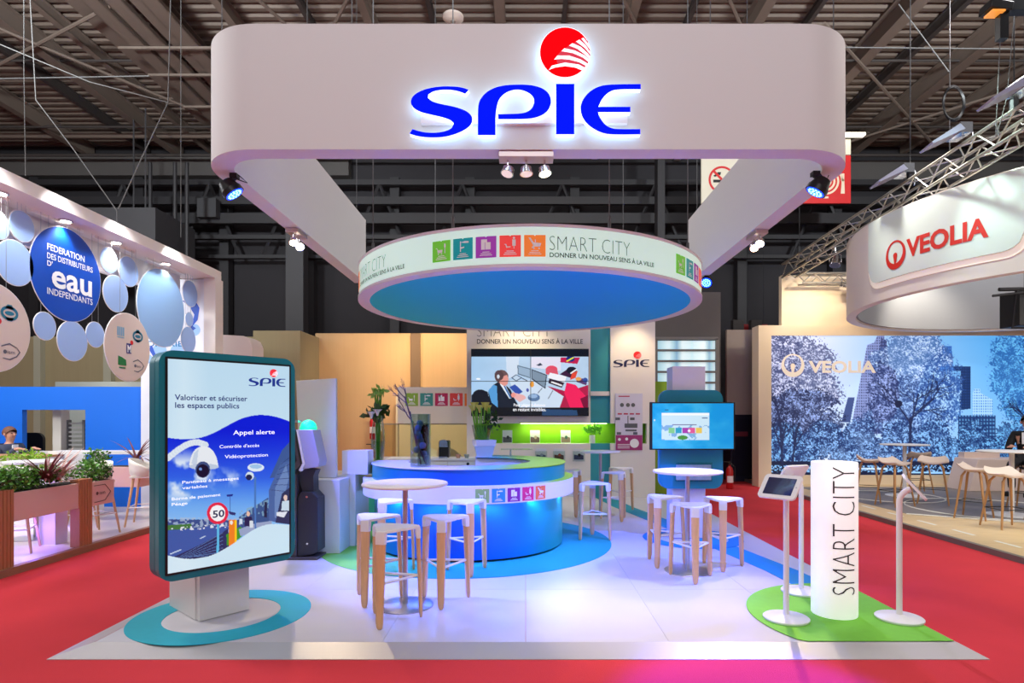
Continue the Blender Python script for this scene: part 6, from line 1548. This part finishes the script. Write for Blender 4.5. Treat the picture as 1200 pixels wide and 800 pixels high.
def person(x, y, seat, face, label, skinc, jac, trs, hairc, tab=1.05):
    t = thing('person', label, 'person', (x, y, .024))
    fx, fy = math.cos(R(face)), math.sin(R(face))
    def P(f, s_, z): return (x+fx*f-fy*s_, y+fy*f+fx*s_, z)
    h = seat; N = {}; E_ = []
    N['pel'] = (P(0,0,h+.12), .13); N['waist'] = (P(.01,0,h+.28), .115); N['chest'] = (P(.02,0,h+.46), .13); N['col'] = (P(.01,0,h+.57), .07); N['neck'] = (P(.02,0,h+.615), .048); N['chin'] = (P(.035,0,h+.665), .06); N['head'] = (P(.03,0,h+.74), .088); N['top'] = (P(.025,0,h+.80), .07)
    E_ = [('pel','waist'),('waist','chest'),('chest','col'),('col','neck'),('neck','chin'),('chin','head'),('head','top')]
    J = {}; JE = []; T = {}; TE = []
    for s_, n_ in ((1,'l'),(-1,'r')):
        N['sh'+n_] = (P(.01,s_*.19,h+.53), .055); N['el'+n_] = (P(.1,s_*.25,h+.28), .042); N['wr'+n_] = (P(.33,s_*.14,tab-.02+.06), .028); N['pa'+n_] = (P(.40,s_*.11,tab+.04), (.036,.016))
        E_ += [('chest','sh'+n_),('sh'+n_,'el'+n_),('el'+n_,'wr'+n_),('wr'+n_,'pa'+n_)]
        for k in range(4):
            a = (k-1.5)*.02; L = [.075,.085,.08,.062][k]
            N['f%d%s' % (k,n_)] = (P(.43,s_*.11+a,tab+.04), .009); N['g%d%s' % (k,n_)] = (P(.43+L,s_*.11+a*1.25,tab+.02), .007)
            E_ += [('pa'+n_,'f%d%s' % (k,n_)),('f%d%s' % (k,n_),'g%d%s' % (k,n_))]
        N['t0'+n_] = (P(.39,s_*.07,tab+.04), .01); N['t1'+n_] = (P(.42,s_*.045,tab+.03), .008); E_ += [('pa'+n_,'t0'+n_),('t0'+n_,'t1'+n_)]
        N['hip'+n_] = (P(.04,s_*.09,h+.09), .085); N['kn'+n_] = (P(.42,s_*.12,h+.03), .058); N['an'+n_] = (P(.36,s_*.12,h-.40), .04); N['ft'+n_] = (P(.50,s_*.13,h-.45), .035)
        E_ += [('pel','hip'+n_),('hip'+n_,'kn'+n_),('kn'+n_,'an'+n_),('an'+n_,'ft'+n_)]
        T['hip'+n_] = (N['hip'+n_][0], .098); T['kn'+n_] = (N['kn'+n_][0], .072); T['an'+n_] = (N['an'+n_][0], .055); TE += [('pel','hip'+n_),('hip'+n_,'kn'+n_),('kn'+n_,'an'+n_)]
        J['sh'+n_] = (N['sh'+n_][0], .075); J['el'+n_] = (N['el'+n_][0], .058); J['wr'+n_] = (N['wr'+n_][0], .042); JE += [('chest','sh'+n_),('sh'+n_,'el'+n_),('el'+n_,'wr'+n_)]
    skin('body', N, E_, skinc, t, 1, 'pel')
    J['pel'] = (N['pel'][0], .155); J['waist'] = (N['waist'][0], .14); J['chest'] = (N['chest'][0], .15); J['col'] = (N['col'][0], .085); JE += [('pel','waist'),('waist','chest'),('chest','col')]
    skin('jacket', J, JE, jac, t, 1, 'pel')
    T['pel'] = (N['pel'][0], .145); skin('trousers', T, TE, trs, t, 1, 'pel')
    hc = Vector(P(.03,0,h+.75)); M_ = Matrix(((fx,-fy,0),(fy,fx,0),(0,0,1)))
    mb = MB(); vs = []; n = 20; rows = 9
    for i in range(rows):
        ph = i/(rows-1)*PI*.58
        for j in range(n):
            a = 2*PI*j/n; fr = max(0, math.cos(a)); ph2 = ph*(1-.42*fr); r = .104
            vs.append(hc+M_@Vector((r*1.05*math.sin(ph2)*math.cos(a)-.012, r*.92*math.sin(ph2)*math.sin(a), r*1.12*math.cos(ph2)+.015)))
    mb.add(vs, [(i*n+j, i*n+(j+1)%n, (i+1)*n+(j+1)%n, (i+1)*n+j) for i in range(rows-1) for j in range(n)])
    part('hair', mb, hairc, t, smooth=80)
    g = lambda a, b, c_: hc+M_@Vector((a, b, c_))
    part('nose', MB().lathe([(.004,.03),(.011,.0),(.013,-.012),(.006,-.018)], g(.092,0,-.01), 10), skinc, t)
    part('eye', MB().lathe([(.003,-.008),(.011,0),(.003,.008)], g(.08,.032,.012), 10).lathe([(.003,-.008),(.011,0),(.003,.008)], g(.08,-.032,.012), 10), BLACK, t)
    part('mouth', MB().cbox(g(.078,0,-.052), .012, .04, .008, M_), mat('lip', (150,80,75), .5), t)
    part('ear', MB().lathe([(.008,-.025),(.016,.0),(.008,.025)], g(0,.088,-.005), 10).lathe([(.008,-.025),(.016,.0),(.008,.025)], g(0,-.088,-.005), 10), skinc, t)
    part('shirt', MB().cbox((P(.135,0,h+.47)), .02, .09, .2, M_), PW, t)
    for s_ in (1,-1): part('shoe', MB().cbox(P(.45,s_*.13,h-.46), .27, .09, .08, M_), BLACK, t, bevel=.02)
    return t
SK = mat('skin', (214,158,134), .5); 
person(8.62, 10.25, .76, 215, 'person in a black jacket sitting at the round table at the right frame edge', SK, mat('jacket_black', (20,20,26), .8), mat('trousers_black', (24,24,30), .8), mat('hair_dark', (46,34,30), .7), 1.06)
s9 = dup(s0, (8.62, 10.25, .024), R(-60), 'moulded stool under the seated person in black')
person(at(12,0,10.05).x, 10.02, .56, -12, 'person in a grey-blue jacket seated before the blue wall at the left edge', SK, mat('jacket_greyblue', (66,74,96), .8), mat('trousers_grey', (60,60,70), .8), mat('hair_brown', (120,80,62), .7), 1.03)
single('stool_block', MB().cyl((at(12,0,10.05).x, 10.02, .06), (at(12,0,10.05).x, 10.02, .52), .13), DARK, 'dark seat under the person before the blue wall', 'stool')
mo = thing('office_chair', 'black office chair beside the person behind the blue wall opening', 'chair', (at(40,0,11.4).x, 11.4, .03)); X_ = mo.location.x
part('backrest', MB().prism(rrect(.42,.55,.14,6,X_,1.02), lambda u, v, d: (u, 11.35+d, v), 0, .06), BLACK, mo); part('seat', MB().box(X_-.22, X_+.22, 10.95, 11.4, .5, .58), BLACK, mo, bevel=.02); part('post', MB().cyl((X_,11.2,.1),(X_,11.2,.5),.03).cyl((X_,11.2,.03),(X_,11.2,.1),.25,.03,10), DARK, mo)
